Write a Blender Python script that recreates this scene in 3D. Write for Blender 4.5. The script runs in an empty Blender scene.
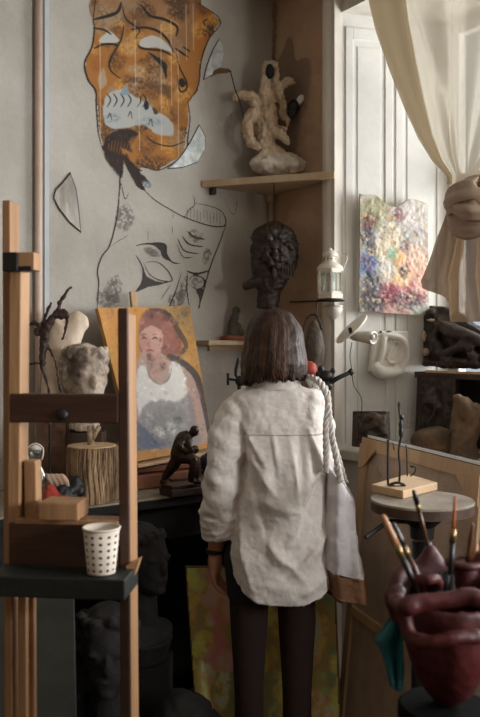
import bpy, bmesh, math, random
import numpy as np
from mathutils import Vector, Matrix, Quaternion
random.seed(7); rng = np.random.default_rng(7)
SC = bpy.context.scene
COL = SC.collection
PI = math.pi

# ------------------------------------------------------------------ camera, world, light, exposure
F, CX, HY, CZ = 800.0, 240.0, 345.0, 1.53        # focal length in px, principal column, horizon row, eye height
cam = bpy.data.cameras.new('camera'); camo = bpy.data.objects.new('camera', cam); COL.objects.link(camo)
camo.location = (0, 0, CZ); camo.rotation_euler = (PI/2, 0, 0)
cam.sensor_fit = 'VERTICAL'; cam.sensor_height = 24; cam.lens = 24*F/717
cam.shift_y = -(358.5-HY)/717; cam.clip_start = .05
cam.dof.use_dof = True; cam.dof.focus_distance = 2.75; cam.dof.aperture_fstop = 3.2
SC.camera = camo
C0 = Vector((.152, 3.8, 0)); A = math.radians(35)
U = Vector((-math.cos(A), -math.sin(A), 0)); V = Vector((math.sin(A), -math.cos(A), 0)); Z = Vector((0, 0, 1))
def W(u, v, z): return C0 + U*u + V*v + Z*z       # u: distance from the window wall, v: distance from the mural wall
world = bpy.data.worlds.new('world'); SC.world = world; world.use_nodes = True
bg = world.node_tree.nodes['Background']; bg.inputs[0].default_value = (.80, .88, 1, 1); bg.inputs[1].default_value = .42
def area(name, loc, direction, sx, sy, power, col):
    l = bpy.data.lights.new(name, 'AREA'); l.shape = 'RECTANGLE'; l.size = sx; l.size_y = sy; l.energy = power; l.color = col
    o = bpy.data.objects.new(name, l); COL.objects.link(o); o.location = loc
    o.rotation_euler = direction.to_track_quat('-Z', 'Y').to_euler(); return o
area('window_daylight', W(-1.4, 1.75, 1.95), U*1 - V*.10, 1.7, 1.3, 72, (1, .97, .93))
area('window_daylight_near', W(-.45, 4.0, 1.76), U*1 - V*.55, 2.0, .8, 175, (1, .975, .95))
vs = SC.view_settings; vs.view_transform = 'Standard'; vs.look = 'None'; vs.gamma = 1; vs.use_curve_mapping = False; vs.exposure = 0.80

# ------------------------------------------------------------------ helpers
def P(px, py, d): return Vector(((px-CX)/F*d, d, CZ-(py-HY)/F*d))
def hit(px, py, p0, n):
    o = Vector((0, 0, CZ)); r = Vector(((px-CX)/F, 1, -(py-HY)/F)); return o + r*((Vector(p0)-o).dot(n)/r.dot(n))
def hitL(px, py, off=0): return hit(px, py, W(0, off, 0), V)
def hitR(px, py, off=0): return hit(px, py, W(off, 0, 0), U)
def lin(c): return tuple(((x/255)/12.92 if x/255 <= .04045 else ((x/255+.055)/1.055)**2.4) for x in c)
MATS = {}
def mat(name, c, rough=.6, c2=None, scale=8, bump=0, bscale=None, metal=0, stretch=(1, 1, 1), spec=.5, detail=6, contrast=(.35, .65), sheen=0):
    if name in MATS: return MATS[name]
    m = bpy.data.materials.new(name); m.use_nodes = True; nt = m.node_tree; N = nt.nodes; L = nt.links
    b = N['Principled BSDF']; b.inputs['Roughness'].default_value = rough; b.inputs['Metallic'].default_value = metal
    b.inputs['Specular IOR Level'].default_value = spec
    b.inputs['Base Color'].default_value = (*lin(c), 1)
    tc = N.new('ShaderNodeTexCoord'); mp = N.new('ShaderNodeMapping'); mp.inputs['Scale'].default_value = stretch
    L.new(tc.outputs['Object'], mp.inputs['Vector'])
    if c2 is not None:
        n = N.new('ShaderNodeTexNoise'); n.inputs['Scale'].default_value = scale; n.inputs['Detail'].default_value = detail
        n.inputs['Roughness'].default_value = .62
        r = N.new('ShaderNodeValToRGB'); r.color_ramp.elements[0].position = contrast[0]; r.color_ramp.elements[1].position = contrast[1]
        r.color_ramp.elements[0].color = (*lin(c), 1); r.color_ramp.elements[1].color = (*lin(c2), 1)
        L.new(mp.outputs[0], n.inputs['Vector']); L.new(n.outputs['Fac'], r.inputs[0]); L.new(r.outputs[0], b.inputs['Base Color'])
    if bump:
        n2 = N.new('ShaderNodeTexNoise'); n2.inputs['Scale'].default_value = bscale or scale*3; n2.inputs['Detail'].default_value = 5
        bp = N.new('ShaderNodeBump'); bp.inputs['Strength'].default_value = bump; bp.inputs['Distance'].default_value = .01
        L.new(mp.outputs[0], n2.inputs['Vector']); L.new(n2.outputs['Fac'], bp.inputs['Height']); L.new(bp.outputs[0], b.inputs['Normal'])
    MATS[name] = m; return m
def attrmat(name, rough=.7, bump=.2, bscale=60):
    m = mat(name, (128, 128, 128), rough, bump=bump, bscale=bscale); nt = m.node_tree
    a = nt.nodes.new('ShaderNodeAttribute'); a.attribute_name = 'paint'
    nt.links.new(a.outputs['Color'], nt.nodes['Principled BSDF'].inputs['Base Color']); return m
def glassmat(name, tint=(.9, .95, .95), alpha=.88):
    m = bpy.data.materials.new(name); m.use_nodes = True; N = m.node_tree.nodes; L = m.node_tree.links; N.clear()
    o = N.new('ShaderNodeOutputMaterial'); t = N.new('ShaderNodeBsdfTransparent'); t.inputs[0].default_value = (*tint, 1)
    g = N.new('ShaderNodeBsdfGlossy'); g.inputs['Roughness'].default_value = .03; x = N.new('ShaderNodeMixShader'); x.inputs[0].default_value = 1-alpha
    L.new(t.outputs[0], x.inputs[1]); L.new(g.outputs[0], x.inputs[2]); L.new(x.outputs[0], o.inputs[0]); return m

# mesh pieces: (verts, faces)
class MB:
    def __init__(s): s.v = []; s.f = []; s.mi = []
    def add(s, vf, mi=0):
        v, f = vf; o = len(s.v); s.v += [tuple(p) for p in v]; s.f += [tuple(i+o for i in q) for q in f]; s.mi += [mi]*len(f); return s
def box(c, x, y, z):          # centre, three full-extent axis vectors
    c, x, y, z = Vector(c), Vector(x)/2, Vector(y)/2, Vector(z)/2
    v = [c+x*a+y*b+z*d for a in (-1, 1) for b in (-1, 1) for d in (-1, 1)]
    return v, [(0, 1, 3, 2), (4, 6, 7, 5), (0, 4, 5, 1), (2, 3, 7, 6), (0, 2, 6, 4), (1, 5, 7, 3)]
def beam(a, b, w, h, up=(0, 0, 1), ext=0):   # bar from a to b; w across, h along 'up'
    a, b = Vector(a), Vector(b); d = (b-a).normalized(); upv = Vector(up); s = d.cross(upv).normalized(); t = s.cross(d).normalized()
    return box((a+b)/2, (b-a)+d*2*ext, s*w, t*h)
def tube(path, radii, seg=12, closed_ends=True, flat=1.0, flataxis=None):
    path = [Vector(p) for p in path]; n = len(path)
    if not hasattr(radii, '__len__'): radii = [radii]*n
    vs_, fs = [], []; t0 = (path[1]-path[0]).normalized()
    ref = Vector((0, 0, 1)) if abs(t0.z) < .9 else Vector((1, 0, 0)); nrm = t0.cross(ref).normalized()
    for i in range(n):
        t = (path[min(i+1, n-1)]-path[max(i-1, 0)]).normalized()
        nrm = (nrm - t*nrm.dot(t)).normalized(); bn = t.cross(nrm)
        for k in range(seg):
            a = 2*PI*k/seg; vs_.append(path[i]+(nrm*math.cos(a)+bn*math.sin(a))*radii[i])
    for i in range(n-1):
        for k in range(seg):
            k2 = (k+1) % seg; fs.append((i*seg+k, i*seg+k2, (i+1)*seg+k2, (i+1)*seg+k))
    if closed_ends: fs.append(tuple(reversed(range(seg)))); fs.append(tuple((n-1)*seg+k for k in range(seg)))
    return vs_, fs
def smooth(pts, k=6, closed=False):
    pts = [Vector(p) for p in pts]; out = []; n = len(pts)
    for i in range(n if closed else n-1):
        if closed: p0, p1, p2, p3 = pts[i-1], pts[i], pts[(i+1) % n], pts[(i+2) % n]
        else: p0, p1, p2, p3 = pts[max(i-1, 0)], pts[i], pts[i+1], pts[min(i+2, n-1)]
        for j in range(k):
            t = j/k; out.append(.5*((2*p1)+(p2-p0)*t+(2*p0-5*p1+4*p2-p3)*t*t+(3*p1-p0-3*p2+p3)*t**3))
    if not closed: out.append(pts[-1])
    return out
def sm1(vals, k=6):
    return [p.x for p in smooth([(v, 0, 0) for v in vals], k)]
def lathe(c, prof, seg=32, ax=(0, 0, 1)):     # prof: (radius, height) from bottom
    c = Vector(c); q = Vector((0, 0, 1)).rotation_difference(Vector(ax).normalized()); v, f = [], []
    for r, h in prof:
        for k in range(seg):
            a = 2*PI*k/seg; v.append(c+q @ Vector((r*math.cos(a), r*math.sin(a), h)))
    for i in range(len(prof)-1):
        for k in range(seg):
            k2 = (k+1) % seg; f.append((i*seg+k, i*seg+k2, (i+1)*seg+k2, (i+1)*seg+k))
    f.append(tuple(reversed(range(seg)))); f.append(tuple((len(prof)-1)*seg+k for k in range(seg)))
    return v, f
def ell(c, r, rot=None, n=20, m=12):
    c = Vector(c); R = rot if rot is not None else Matrix.Identity(3)
    if not hasattr(r, '__len__'): r = (r, r, r)
    v = [c+R @ Vector((0, 0, r[2]))]; f = []
    for i in range(1, m):
        ph = PI*i/m
        for k in range(n):
            a = 2*PI*k/n; v.append(c+R @ Vector((r[0]*math.sin(ph)*math.cos(a), r[1]*math.sin(ph)*math.sin(a), r[2]*math.cos(ph))))
    v.append(c-R @ Vector((0, 0, r[2])))
    for k in range(n): f.append((0, 1+k, 1+(k+1) % n)); f.append((len(v)-1, 1+(m-2)*n+(k+1) % n, 1+(m-2)*n+k))
    for i in range(m-2):
        for k in range(n): f.append((1+i*n+k, 1+(i+1)*n+k, 1+(i+1)*n+(k+1) % n, 1+i*n+(k+1) % n))
    return v, f
def prism(pts, thick):        # planar outline (3D points) extruded along vector
    pts = [Vector(p) for p in pts]; th = Vector(thick); n = len(pts); v = pts+[p+th for p in pts]
    return v, [tuple(range(n)), tuple(reversed(range(n, 2*n)))]+[(k, k+n, (k+1) % n+n, (k+1) % n) for k in range(n)]
def obj(name, mb, m, parent=None, bevel=0, shade=False, sub=0):
    if isinstance(mb, tuple): mb = MB().add(mb)
    me = bpy.data.meshes.new(name); me.from_pydata(mb.v, [], mb.f)
    for x in (m if isinstance(m, (list, tuple)) else [m]): me.materials.append(x)
    me.polygons.foreach_set('material_index', mb.mi)
    b = bmesh.new(); b.from_mesh(me); bmesh.ops.recalc_face_normals(b, faces=b.faces); b.to_mesh(me); b.free()
    if shade: me.polygons.foreach_set('use_smooth', [True]*len(me.polygons))
    o = bpy.data.objects.new(name, me); COL.objects.link(o)
    if bevel:
        bv = o.modifiers.new('bevel', 'BEVEL'); bv.width = bevel; bv.segments = 2; bv.limit_method = 'ANGLE'
    if sub: s = o.modifiers.new('sub', 'SUBSURF'); s.levels = sub; s.render_levels = sub
    if parent is not None: par(o, parent)
    return o
def par(o, p):
    o.parent = p
    M = Matrix.Translation(p.location) if p.type == 'EMPTY' and p.parent is None else Matrix.Identity(4)
    q = p
    T = Matrix.Identity(4)
    while q is not None: T = Matrix.Translation(q.location) @ T; q = q.parent if False else None
    o.matrix_parent_inverse = M.inverted() if p.type == 'EMPTY' else Matrix.Identity(4)
def tag(o, label, cat, group=None):
    o['label'] = label; o['category'] = cat
    if group: o['group'] = group
    return o
def thing(name, label, cat, loc, group=None):
    o = bpy.data.objects.new(name, None); COL.objects.link(o); o.location = loc; o.empty_display_size = .05
    return tag(o, label, cat, group)
def struct(name, mb, m, **k):
    o = obj(name, mb, m, **k); o['kind'] = 'structure' if o.parent is None else None
    if o.parent is not None: del o['kind']
    return o
TEX = {}
def tex(kind, size, depth=3):
    k = (kind, size)
    if k not in TEX:
        t = bpy.data.textures.new(kind+str(size), kind); t.noise_scale = size
        if kind == 'CLOUDS': t.noise_depth = depth
        TEX[k] = t
    return TEX[k]
def sculpt(name, pieces, m, vox=.004, sm=3, disp=(), parent=None, smf=.5):
    mb = MB()
    for p in pieces: mb.add(p)
    o = obj(name, mb, m, parent, shade=True)
    r = o.modifiers.new('remesh', 'REMESH'); r.mode = 'VOXEL'; r.voxel_size = vox; r.use_smooth_shade = True
    if sm: s = o.modifiers.new('smooth', 'SMOOTH'); s.iterations = sm; s.factor = smf
    for kind, size, strength in disp:
        d = o.modifiers.new('disp', 'DISPLACE'); d.texture = tex(kind, size); d.strength = strength; d.texture_coords = 'GLOBAL'; d.mid_level = .5
    return o

# numpy noise + painter (paints in photo coordinates, the result is laid on a real plane)
def vnoise(x, y, seed=0, oct=4):
    r = np.random.default_rng(seed); out = 0; amp = 1; tot = 0
    for o in range(oct):
        T = r.random((64, 64)); xi = np.floor(x).astype(int); yi = np.floor(y).astype(int); fx = x-xi; fy = y-yi
        fx = fx*fx*(3-2*fx); fy = fy*fy*(3-2*fy); g = lambda a, b: T[a % 64, b % 64]
        out = out+amp*((g(xi, yi)*(1-fx)+g(xi+1, yi)*fx)*(1-fy)+(g(xi, yi+1)*(1-fx)+g(xi+1, yi+1)*fx)*fy); tot += amp
        x = x*2.03+11.3; y = y*2.03+5.7; amp *= .55
    return out/tot
class Paint:
    def __init__(s, x0, y0, x1, y1, step, base=None):
        s.xs = np.arange(x0, x1+1e-6, step); s.ys = np.arange(y0, y1+1e-6, step); s.X, s.Y = np.meshgrid(s.xs, s.ys)
        s.c = np.zeros(s.X.shape+(3,)); s.a = np.zeros(s.X.shape)
        if base is not None: s.c[:] = base; s.a[:] = 1
        s.wob = (vnoise(s.X*.25, s.Y*.25, 3)-.5)
    def blend(s, al, col):
        col = np.asarray(col, float); al = np.clip(al, 0, 1); na = s.a+al*(1-s.a)
        w = np.where(na > 1e-6, al/np.maximum(na, 1e-6), 0)[..., None]; s.c = s.c*(1-w)+col*w; s.a = na
    def inside(s, pts):
        ins = np.zeros(s.X.shape, bool); n = len(pts)
        for i in range(n):
            x1, y1 = pts[i]; x2, y2 = pts[(i+1) % n]
            if y1 == y2: continue
            cnd = ((y1 > s.Y) != (y2 > s.Y)) & (s.X < (x2-x1)*(s.Y-y1)/(y2-y1)+x1); ins ^= cnd
        return ins
    def dist(s, pts, closed=False):
        d = np.full(s.X.shape, 1e9); tt = np.zeros(s.X.shape); n = len(pts)-(0 if closed else 1)
        for i in range(n):
            x1, y1 = pts[i]; x2, y2 = pts[(i+1) % len(pts)]; L = (x2-x1)**2+(y2-y1)**2+1e-9
            t = np.clip(((s.X-x1)*(x2-x1)+(s.Y-y1)*(y2-y1))/L, 0, 1); q = np.hypot(s.X-x1-t*(x2-x1), s.Y-y1-t*(y2-y1))
            m_ = q < d; d = np.where(m_, q, d); tt = np.where(m_, (i+t)/n, tt)
        return d, tt
    def sp(s, pts, closed=False): return [(p.x, p.y) for p in smooth([(a, b, 0) for a, b in pts], 5, closed)]
    def fill(s, pts, col, al=1, soft=1.2, curve=True, nz=0, nscale=.3, seed=1):
        if curve: pts = s.sp(pts, True)
        ins = s.inside(pts); d, _ = s.dist(pts, True); sd = np.where(ins, d, -d)+s.wob*soft*1.5
        al_ = np.clip(sd/soft+.5, 0, 1)*al
        if nz: al_ = al_*np.clip(1-nz+2*nz*vnoise(s.X*nscale, s.Y*nscale, seed), 0, 1)
        s.blend(al_, col)
    def stroke(s, pts, w, col, al=1, curve=True, taper=True, soft=.6, nz=.25):
        if curve: pts = s.sp(pts)
        d, t = s.dist(pts); ww = w*(np.sqrt(np.clip(np.sin(np.clip(t, .02, .98)*PI), 0, 1))*.75+.25 if taper else 1)*.5
        al_ = np.clip((ww-d)/soft+.5, 0, 1)*al*(1-nz*vnoise(s.X*.8, s.Y*.8, 9)); s.blend(al_, col)
    def smudge(s, x, y, rx, ry, col, al=.6, seed=0, ns=.3, ang=0):
        ca, sa = math.cos(ang), math.sin(ang); dx, dy = s.X-x, s.Y-y
        q = ((dx*ca+dy*sa)/rx)**2+((-dx*sa+dy*ca)/ry)**2
        s.blend(np.clip(1.3-q, 0, 1)*al*np.clip(vnoise(s.X*ns, s.Y*ns, seed)*2.4-.6, 0, 1), col)
    def mesh(s, name, m, hf, parent=None, amin=.12, bg=None, height=None, nrm=None, region=None):
        ny, nx = s.X.shape; cols = s.c.copy()
        if bg is not None: cols = cols*s.a[..., None]+np.array(bg)*(1-s.a[..., None])
        # affine-projective mapping evaluated per vertex
        pts = np.empty((ny*nx, 3)); o = np.array((0, 0, CZ)); p0, n = hf
        p0 = np.array(p0); n = np.array(n); r = np.stack([(s.X.ravel()-CX)/F, np.ones(nx*ny), -(s.Y.ravel()-HY)/F], 1)
        k = ((p0-o) @ n)/(r @ n); pts = o+r*k[:, None]
        if height is not None: pts = pts+np.array(nrm)*height.ravel()[:, None]
        idx = np.arange(ny*nx).reshape(ny, nx); keep = s.a > amin
        if region is not None: keep &= region
        fk = (keep[:-1, :-1] & keep[1:, :-1] & keep[:-1, 1:] & keep[1:, 1:])
        q = np.stack([idx[:-1, :-1][fk], idx[1:, :-1][fk], idx[1:, 1:][fk], idx[:-1, 1:][fk]], 1)
        used = np.unique(q); mp = np.zeros(ny*nx, int); mp[used] = np.arange(len(used)); q = mp[q]
        me = bpy.data.meshes.new(name); me.vertices.add(len(used)); me.vertices.foreach_set('co', pts[used].ravel())
        me.loops.add(q.size); me.loops.foreach_set('vertex_index', q.ravel()); me.polygons.add(len(q))
        me.polygons.foreach_set('loop_start', np.arange(0, q.size, 4)); me.update(calc_edges=True)
        ca = me.color_attributes.new('paint', 'FLOAT_COLOR', 'POINT'); L = np.clip(cols.reshape(-1, 3)[used]/255, 0, 1)
        L = np.where(L <= .04045, L/12.92, ((L+.055)/1.055)**2.4); ca.data.foreach_set('color', np.concatenate([L, np.ones((len(L), 1))], 1).ravel())
        me.polygons.foreach_set('use_smooth', [True]*len(me.polygons)); me.materials.append(m)
        ob = bpy.data.objects.new(name, me); COL.objects.link(ob)
        if parent is not None: par(ob, parent)
        return ob

# ------------------------------------------------------------------ materials
M_wall = mat('plaster_wall', (172, 166, 156), .85, (190, 186, 178), 3, .25, 40)
M_wallR = mat('bare_plaster', (176, 146, 118), .85, (192, 164, 136), 4, .3, 30)
M_white = mat('white_gloss_paint', (222, 222, 218), .45, (236, 236, 232), 5, .12, 25, contrast=(.3, .6))
M_whitew = mat('old_white_paint', (196, 188, 176), .5, (222, 216, 206), 6, .3, 18, stretch=(1, 1, .3))
M_floor = mat('dark_floor', (24, 19, 16), .7, (36, 28, 23), 6, .2, 30)
M_ceil = mat('ceiling_paint', (170, 165, 155), .9, (180, 176, 168), 3)
M_oak = mat('easel_wood', (142, 104, 70), .5, (174, 134, 96), 14, .15, 60, stretch=(1, 1, .12))
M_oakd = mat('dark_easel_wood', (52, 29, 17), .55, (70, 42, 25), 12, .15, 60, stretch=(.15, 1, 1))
M_pine = mat('pine', (186, 150, 112), .6, (208, 174, 136), 14, .1, 60, stretch=(1, 1, .15))
M_green = mat('dark_green_tray', (11, 15, 13), .6, (20, 25, 21), 20, .15, 80)
M_shelf = mat('painted_shelf', (178, 152, 122), .6, (200, 180, 152), 8, .15, 40)
M_black = mat('black_metal', (11, 10, 10), .5, (20, 18, 18), 30, .1, 90)
M_bronze = mat('dark_bronze', (40, 28, 22), .38, (66, 46, 34), 25, .3, 80, metal=.35)
M_plaster = mat('cast_plaster', (214, 210, 202), .7, (228, 224, 216), 10, .15, 50)
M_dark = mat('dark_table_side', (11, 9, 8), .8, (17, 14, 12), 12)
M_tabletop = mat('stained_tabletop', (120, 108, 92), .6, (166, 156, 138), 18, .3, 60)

# ------------------------------------------------------------------ room shell
H = 3.15; UX, VX = 3.9, 5.2
def quad(a, b, c, d): return [a, b, c, d], [(0, 1, 2, 3)]
def slab(u0, u1, v0, v1, z0, z1): return box(W((u0+u1)/2, (v0+v1)/2, (z0+z1)/2), U*(u1-u0), V*(v1-v0), Z*(z1-z0))
struct('floor', slab(-.9, UX+.1, -.1, VX+.1, -.1, 0), M_floor)
struct('ceiling', slab(-.9, UX+.1, -.1, VX+.1, H, H+.1), M_ceil)
struct('wall_left', slab(-.1, UX+.1, -.12, 0, 0, H), M_wall)
M_wall2 = mat('ochre_brown_wall', (104, 88, 72), .9, (122, 104, 86), 4)
struct('wall_far', slab(UX, UX+.1, 0, VX, 0, H), M_wall2)
struct('wall_back', slab(-.1, UX+.1, VX, VX+.1, 0, H), M_wall2)
# window wall: bare strip by the corner, recess with splayed reveals, pier, second window
v0, v1 = .47, 2.70; w0, w1 = .647, 2.55; ud = -.50; SILL = 1.09; HEAD = 2.95
wr = MB(); wr.add(slab(-.52, 0, -.1, .40, 0, H))
wr.add(slab(-.12, 0, 2.70, 2.95, 0, H)); wr.add(slab(-.12, 0, 4.95, VX, 0, H))
wr.add(slab(-.12, 0, 2.95, 4.95, 0, 1.48)); wr.add(slab(-.12, 0, 2.95, 4.95, 2.95, H))
wallR = struct('wall_right', wr, M_wallR)
lo = MB()
def plan(pts, z0, z1): return prism([W(u, v, z0) for u, v in pts], Z*(z1-z0))
lo.add(plan([(-.01, v0), (-.01, v1), (ud, w1), (ud, w0)], 0, SILL-.04)); lo.add(plan([(-.01, v0), (-.01, v1), (ud, w1), (ud, w0)], HEAD, H))
lo.add(slab(ud-.06, ud-.001, w0-.2, w1+.2, 0, SILL-.04)); lo.add(slab(ud-.06, ud-.001, w0-.2, w1+.2, HEAD, H))
lo.add(plan([(-.12, v1), (-.12, 2.71), (ud-.05, 2.71), (ud-.05, w1), (ud, w1)], 0, H))
lo.add(plan([(ud, w0), (ud-.05, w0), (ud-.05, .38), (-.5, .38)], 0, H))
struct('wall_recess', lo, M_whitew)
struct('window_sill', plan([(.03, v0-.02), (.03, v1), (ud, w1), (ud, w0)], SILL-.04, SILL), M_whitew, bevel=.004)
# panelled reveal (folded shutter boxes) facing the camera
rv = MB(); RA = W(0, v0, 0); RB = W(ud, w0, 0); rd = (RB-RA).normalized(); rn = Vector((rd.y, -rd.x, 0)); rn = rn if rn.y < 0 else -rn
RL = (RB-RA).length
rv.add(box((RA+RB)/2-rn*.03+Z*H/2, rd*RL, rn*.06, Z*H))
def rbox(s0, s1, z0, z1, t, o=0): return box(RA+rd*(s0+s1)/2+rn*(t/2+o)+Z*(z0+z1)/2, rd*(s1-s0), rn*t, Z*(z1-z0))
for s0, s1 in ((.03, .25), (.265, .50)):
    for z0, z1 in ((.1, .95), (1.16, 2.84)):
        rv.add(rbox(s0, s0+.035, z0-.05, z1+.05, .006)); rv.add(rbox(s1-.035, s1, z0-.05, z1+.05, .006))
        rv.add(rbox(s0+.035, s1-.035, z0-.05, z0, .006)); rv.add(rbox(s0+.035, s1-.035, z1, z1+.05, .006))
        rv.add(rbox(s0+.055, s1-.055, z0+.03, z1-.03, .004))
struct('trim_1', rv, M_white, bevel=.003)
# rounded corner post and moulding next to the bare strip
cp = MB(); cp.add(tube([W(.008, .427, 0), W(.008, .427, H)], .036, 20)); cp.add(slab(-.02, .03, .452, .476, 0, H)); cp.add(slab(-.02, .012, .385, .452, 0, H))
struct('trim_2', cp, M_whitew, shade=False, bevel=.002)
# vertical pipe casing on the mural wall, and the narrow panel left of it
lp = MB()
a = hitL(33, 345); b = hitL(41, 345); ua = (a-C0).dot(U); ub = (b-C0).dot(U)
M_pink = mat('pinkish_paint', (198, 172, 156), .55, (214, 192, 178), 6, .1, 30)
lp.add(tube([W((ua+ub)/2, .016, 0), W((ua+ub)/2, .016, H)], abs(ua-ub)/2*.9, 18))
struct('trim_3', lp, M_pink, shade=True)
struct('trim_4', slab(ub-.03, ub-.012, 0, .008, 0, H).__class__((slab(ub-.03, ub-.012, 0, .008, 0, H))), mat('pale_blue_edge', (176, 184, 190), .6, (188, 192, 196), 8))
# window frame and panes
wf = MB()
for vv in (w0+.03, (w0+w1)/2, w1-.03): wf.add(slab(ud-.035, ud+.012, vv-.03, vv+.03, SILL, HEAD))
for zz in (SILL+.03, 2.25, HEAD-.03): wf.add(slab(ud-.033, ud+.010, w0, w1, zz-.028, zz+.028))
struct('trim_6', slab(ud+.014, ud+.034, w0-.02, w1, SILL, 1.405), mat('dark_window_board', (44, 36, 30), .8, (60, 50, 42), 10))
win = struct('window_1', wf, M_white, bevel=.003)
struct('pane', slab(ud-.014, ud-.010, w0+.03, w1-.03, SILL+.03, HEAD-.03), glassmat('window_glass', (.96, .98, 1), .93), parent=win)
struct('added_light_block', slab(-1.8, -.13, 2.72, 2.90, -.1, H+.1), M_whitew)  # unseen slab added outside to keep the near window's light off the recess
wf = MB()
for vv in (2.98, 3.95, 4.92): wf.add(slab(-.10, -.05, vv-.03, vv+.03, 1.48, 2.95))
for zz in (1.51, 2.92): wf.add(slab(-.098, -.052, 2.95, 4.95, zz-.03, zz+.03))
win2 = struct('window_2', wf, M_white, bevel=.003)
struct('pane', slab(-.077, -.073, 2.98, 4.92, 1.50, 2.94), glassmat('window_glass_near', (.96, .98, 1), .93), parent=win2)

# old paint patches on the bare plaster strip
pt = Paint(271, -4, 329, 345, .7)
pt.fill([(277, 60), (283, 50), (287, 38), (293, 40), (296, 60), (304, 58), (311, 62), (310, 85), (306, 110), (298, 100), (300, 130), (290, 165), (272, 168), (271, 60)], (136, 116, 100), .85, 2, nz=.3)
pt.fill([(273, 0), (277, 0), (276, 60), (272, 120)], (120, 96, 80), .7, 2)
pt.smudge(300, 140, 26, 40, (160, 130, 106), .7, 4, .1); pt.smudge(318, 60, 10, 60, (196, 158, 126), .6, 5, .1); pt.smudge(300, 15, 22, 24, (180, 150, 124), .7, 6, .1)
pt.smudge(300, 250, 24, 50, (198, 168, 138), .6, 7, .06)
pt.stroke([(326, -4), (326, 345)], 3, (96, 66, 48), .8, curve=False, taper=False)
M_paint = attrmat('wall_paint_marks', .85, .15, 80)
pt.mesh('paint_patch', M_paint, (W(.0015, 0, 0), U), wallR, bg=(186, 156, 128), amin=.25)

# ------------------------------------------------------------------ mural on the left wall
mu = Paint(84, -4, 238, 322, .62)
INK = (26, 22, 21); OCH = (164, 108, 48); BG = (180, 175, 166)
def ZA(l): return [(80+x/3.2, y/3.2) for x, y in l]
def ZB(l): return [(80+x/3.43, 90+y/3.43) for x, y in l]
def ZC(l): return [(90+x/3.2, 180+y/3.2) for x, y in l]
# ochre head
mu.fill(ZA([(50, -14), (45, 80), (40, 150), (17, 195), (18, 235), (45, 285), (55, 320), (60, 400), (75, 470), (100, 500), (165, 535), (250, 545), (330, 495), (345, 400), (348, 330), (378, 290), (385, 200), (410, 130), (450, 66), (375, 0), (370, -14)]), OCH, 1, 1.2, curve=False)
mu.fill(ZA([(52, -14), (46, 70), (110, 70), (150, 90), (230, 95), (300, 140), (345, 170), (365, 60), (368, -14)]), (146, 104, 68), .85, 3, nz=.35, nscale=.15)
mu.smudge(120, 5, 26, 16, (150, 128, 108), .8, 2, .12); mu.smudge(172, 18, 20, 22, (160, 122, 84), .8, 3, .12)
mu.smudge(112, 22, 16, 10, (90, 74, 66), .7, 4, .4); mu.smudge(135, 30, 10, 22, (110, 78, 52), .7, 5, .3)
mu.smudge(150, 75, 26, 9, (186, 170, 150), .9, 6, .3, .3); mu.smudge(138, 84, 20, 7, (80, 62, 50), .9, 7, .5, .3); mu.smudge(160, 88, 18, 6, (70, 60, 54), .8, 8, .5, .5)
mu.smudge(165, 60, 12, 22, (150, 90, 26), .7, 9, .3); mu.smudge(170, 115, 14, 8, (96, 68, 46), .7, 19, .4, .4)
mu.smudge(185, 110, 12, 18, (140, 90, 40), .5, 29, .4)
mu.fill(ZA([(380, 20), (440, 66), (400, 130), (382, 180), (372, 120)]), (170, 104, 34), .8, 2)
hm = mu.a > .5
for q in range(80):
    mu.smudge(rng.uniform(88, 215), rng.uniform(-4, 165), rng.uniform(5, 14), rng.uniform(4, 12), [(206, 152, 78), (110, 74, 42), (160, 136, 108), (78, 56, 42)][q % 4], 1.0, q, .55, rng.uniform(0, 3))
mu.a[~hm] = 0
# eyes, teeth
mu.fill(ZA([(188, 142), (205, 120), (240, 115), (270, 132), (295, 165), (245, 152), (205, 152)]), (190, 188, 182), 1, 1)
mu.fill(ZA([(60, 132), (80, 108), (100, 102), (125, 130), (95, 140)]), (190, 188, 182), 1, 1)
mu.fill(ZA([(90, 300), (130, 285), (170, 305), (210, 330), (240, 352), (285, 380), (300, 410), (295, 435), (250, 430), (200, 400), (150, 408), (105, 412), (78, 390), (75, 330)]), (176, 178, 174), 1, 1.5)
mu.smudge(112, 118, 9, 5, (120, 140, 150), .8, 11, .5); mu.smudge(150, 122, 14, 5, (126, 142, 150), .7, 12, .5)
for x in (92, 114, 138, 162, 196, 214):
    mu.stroke(ZB([(x, 12), (x+13, 34), (x+1, 58)]), 1.3, INK)
mu.fill(ZB([(222, 40), (234, 40), (235, 62), (224, 68), (219, 55)]), (30, 34, 48), 1, .8)
for x, y in ((95, 98), (165, 92), (235, 118)): mu.stroke(ZB([(x, y), (x+8, y-18), (x+14, y+6)]), 1.1, INK, .8)
mu.fill(ZA([(130, 300), (145, 272), (160, 300), (150, 305)]), (130, 152, 168), .9, 1); mu.fill(ZB([(250, 60), (268, 75), (262, 85), (252, 78)]), (60, 50, 44), .9, 1)
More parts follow.
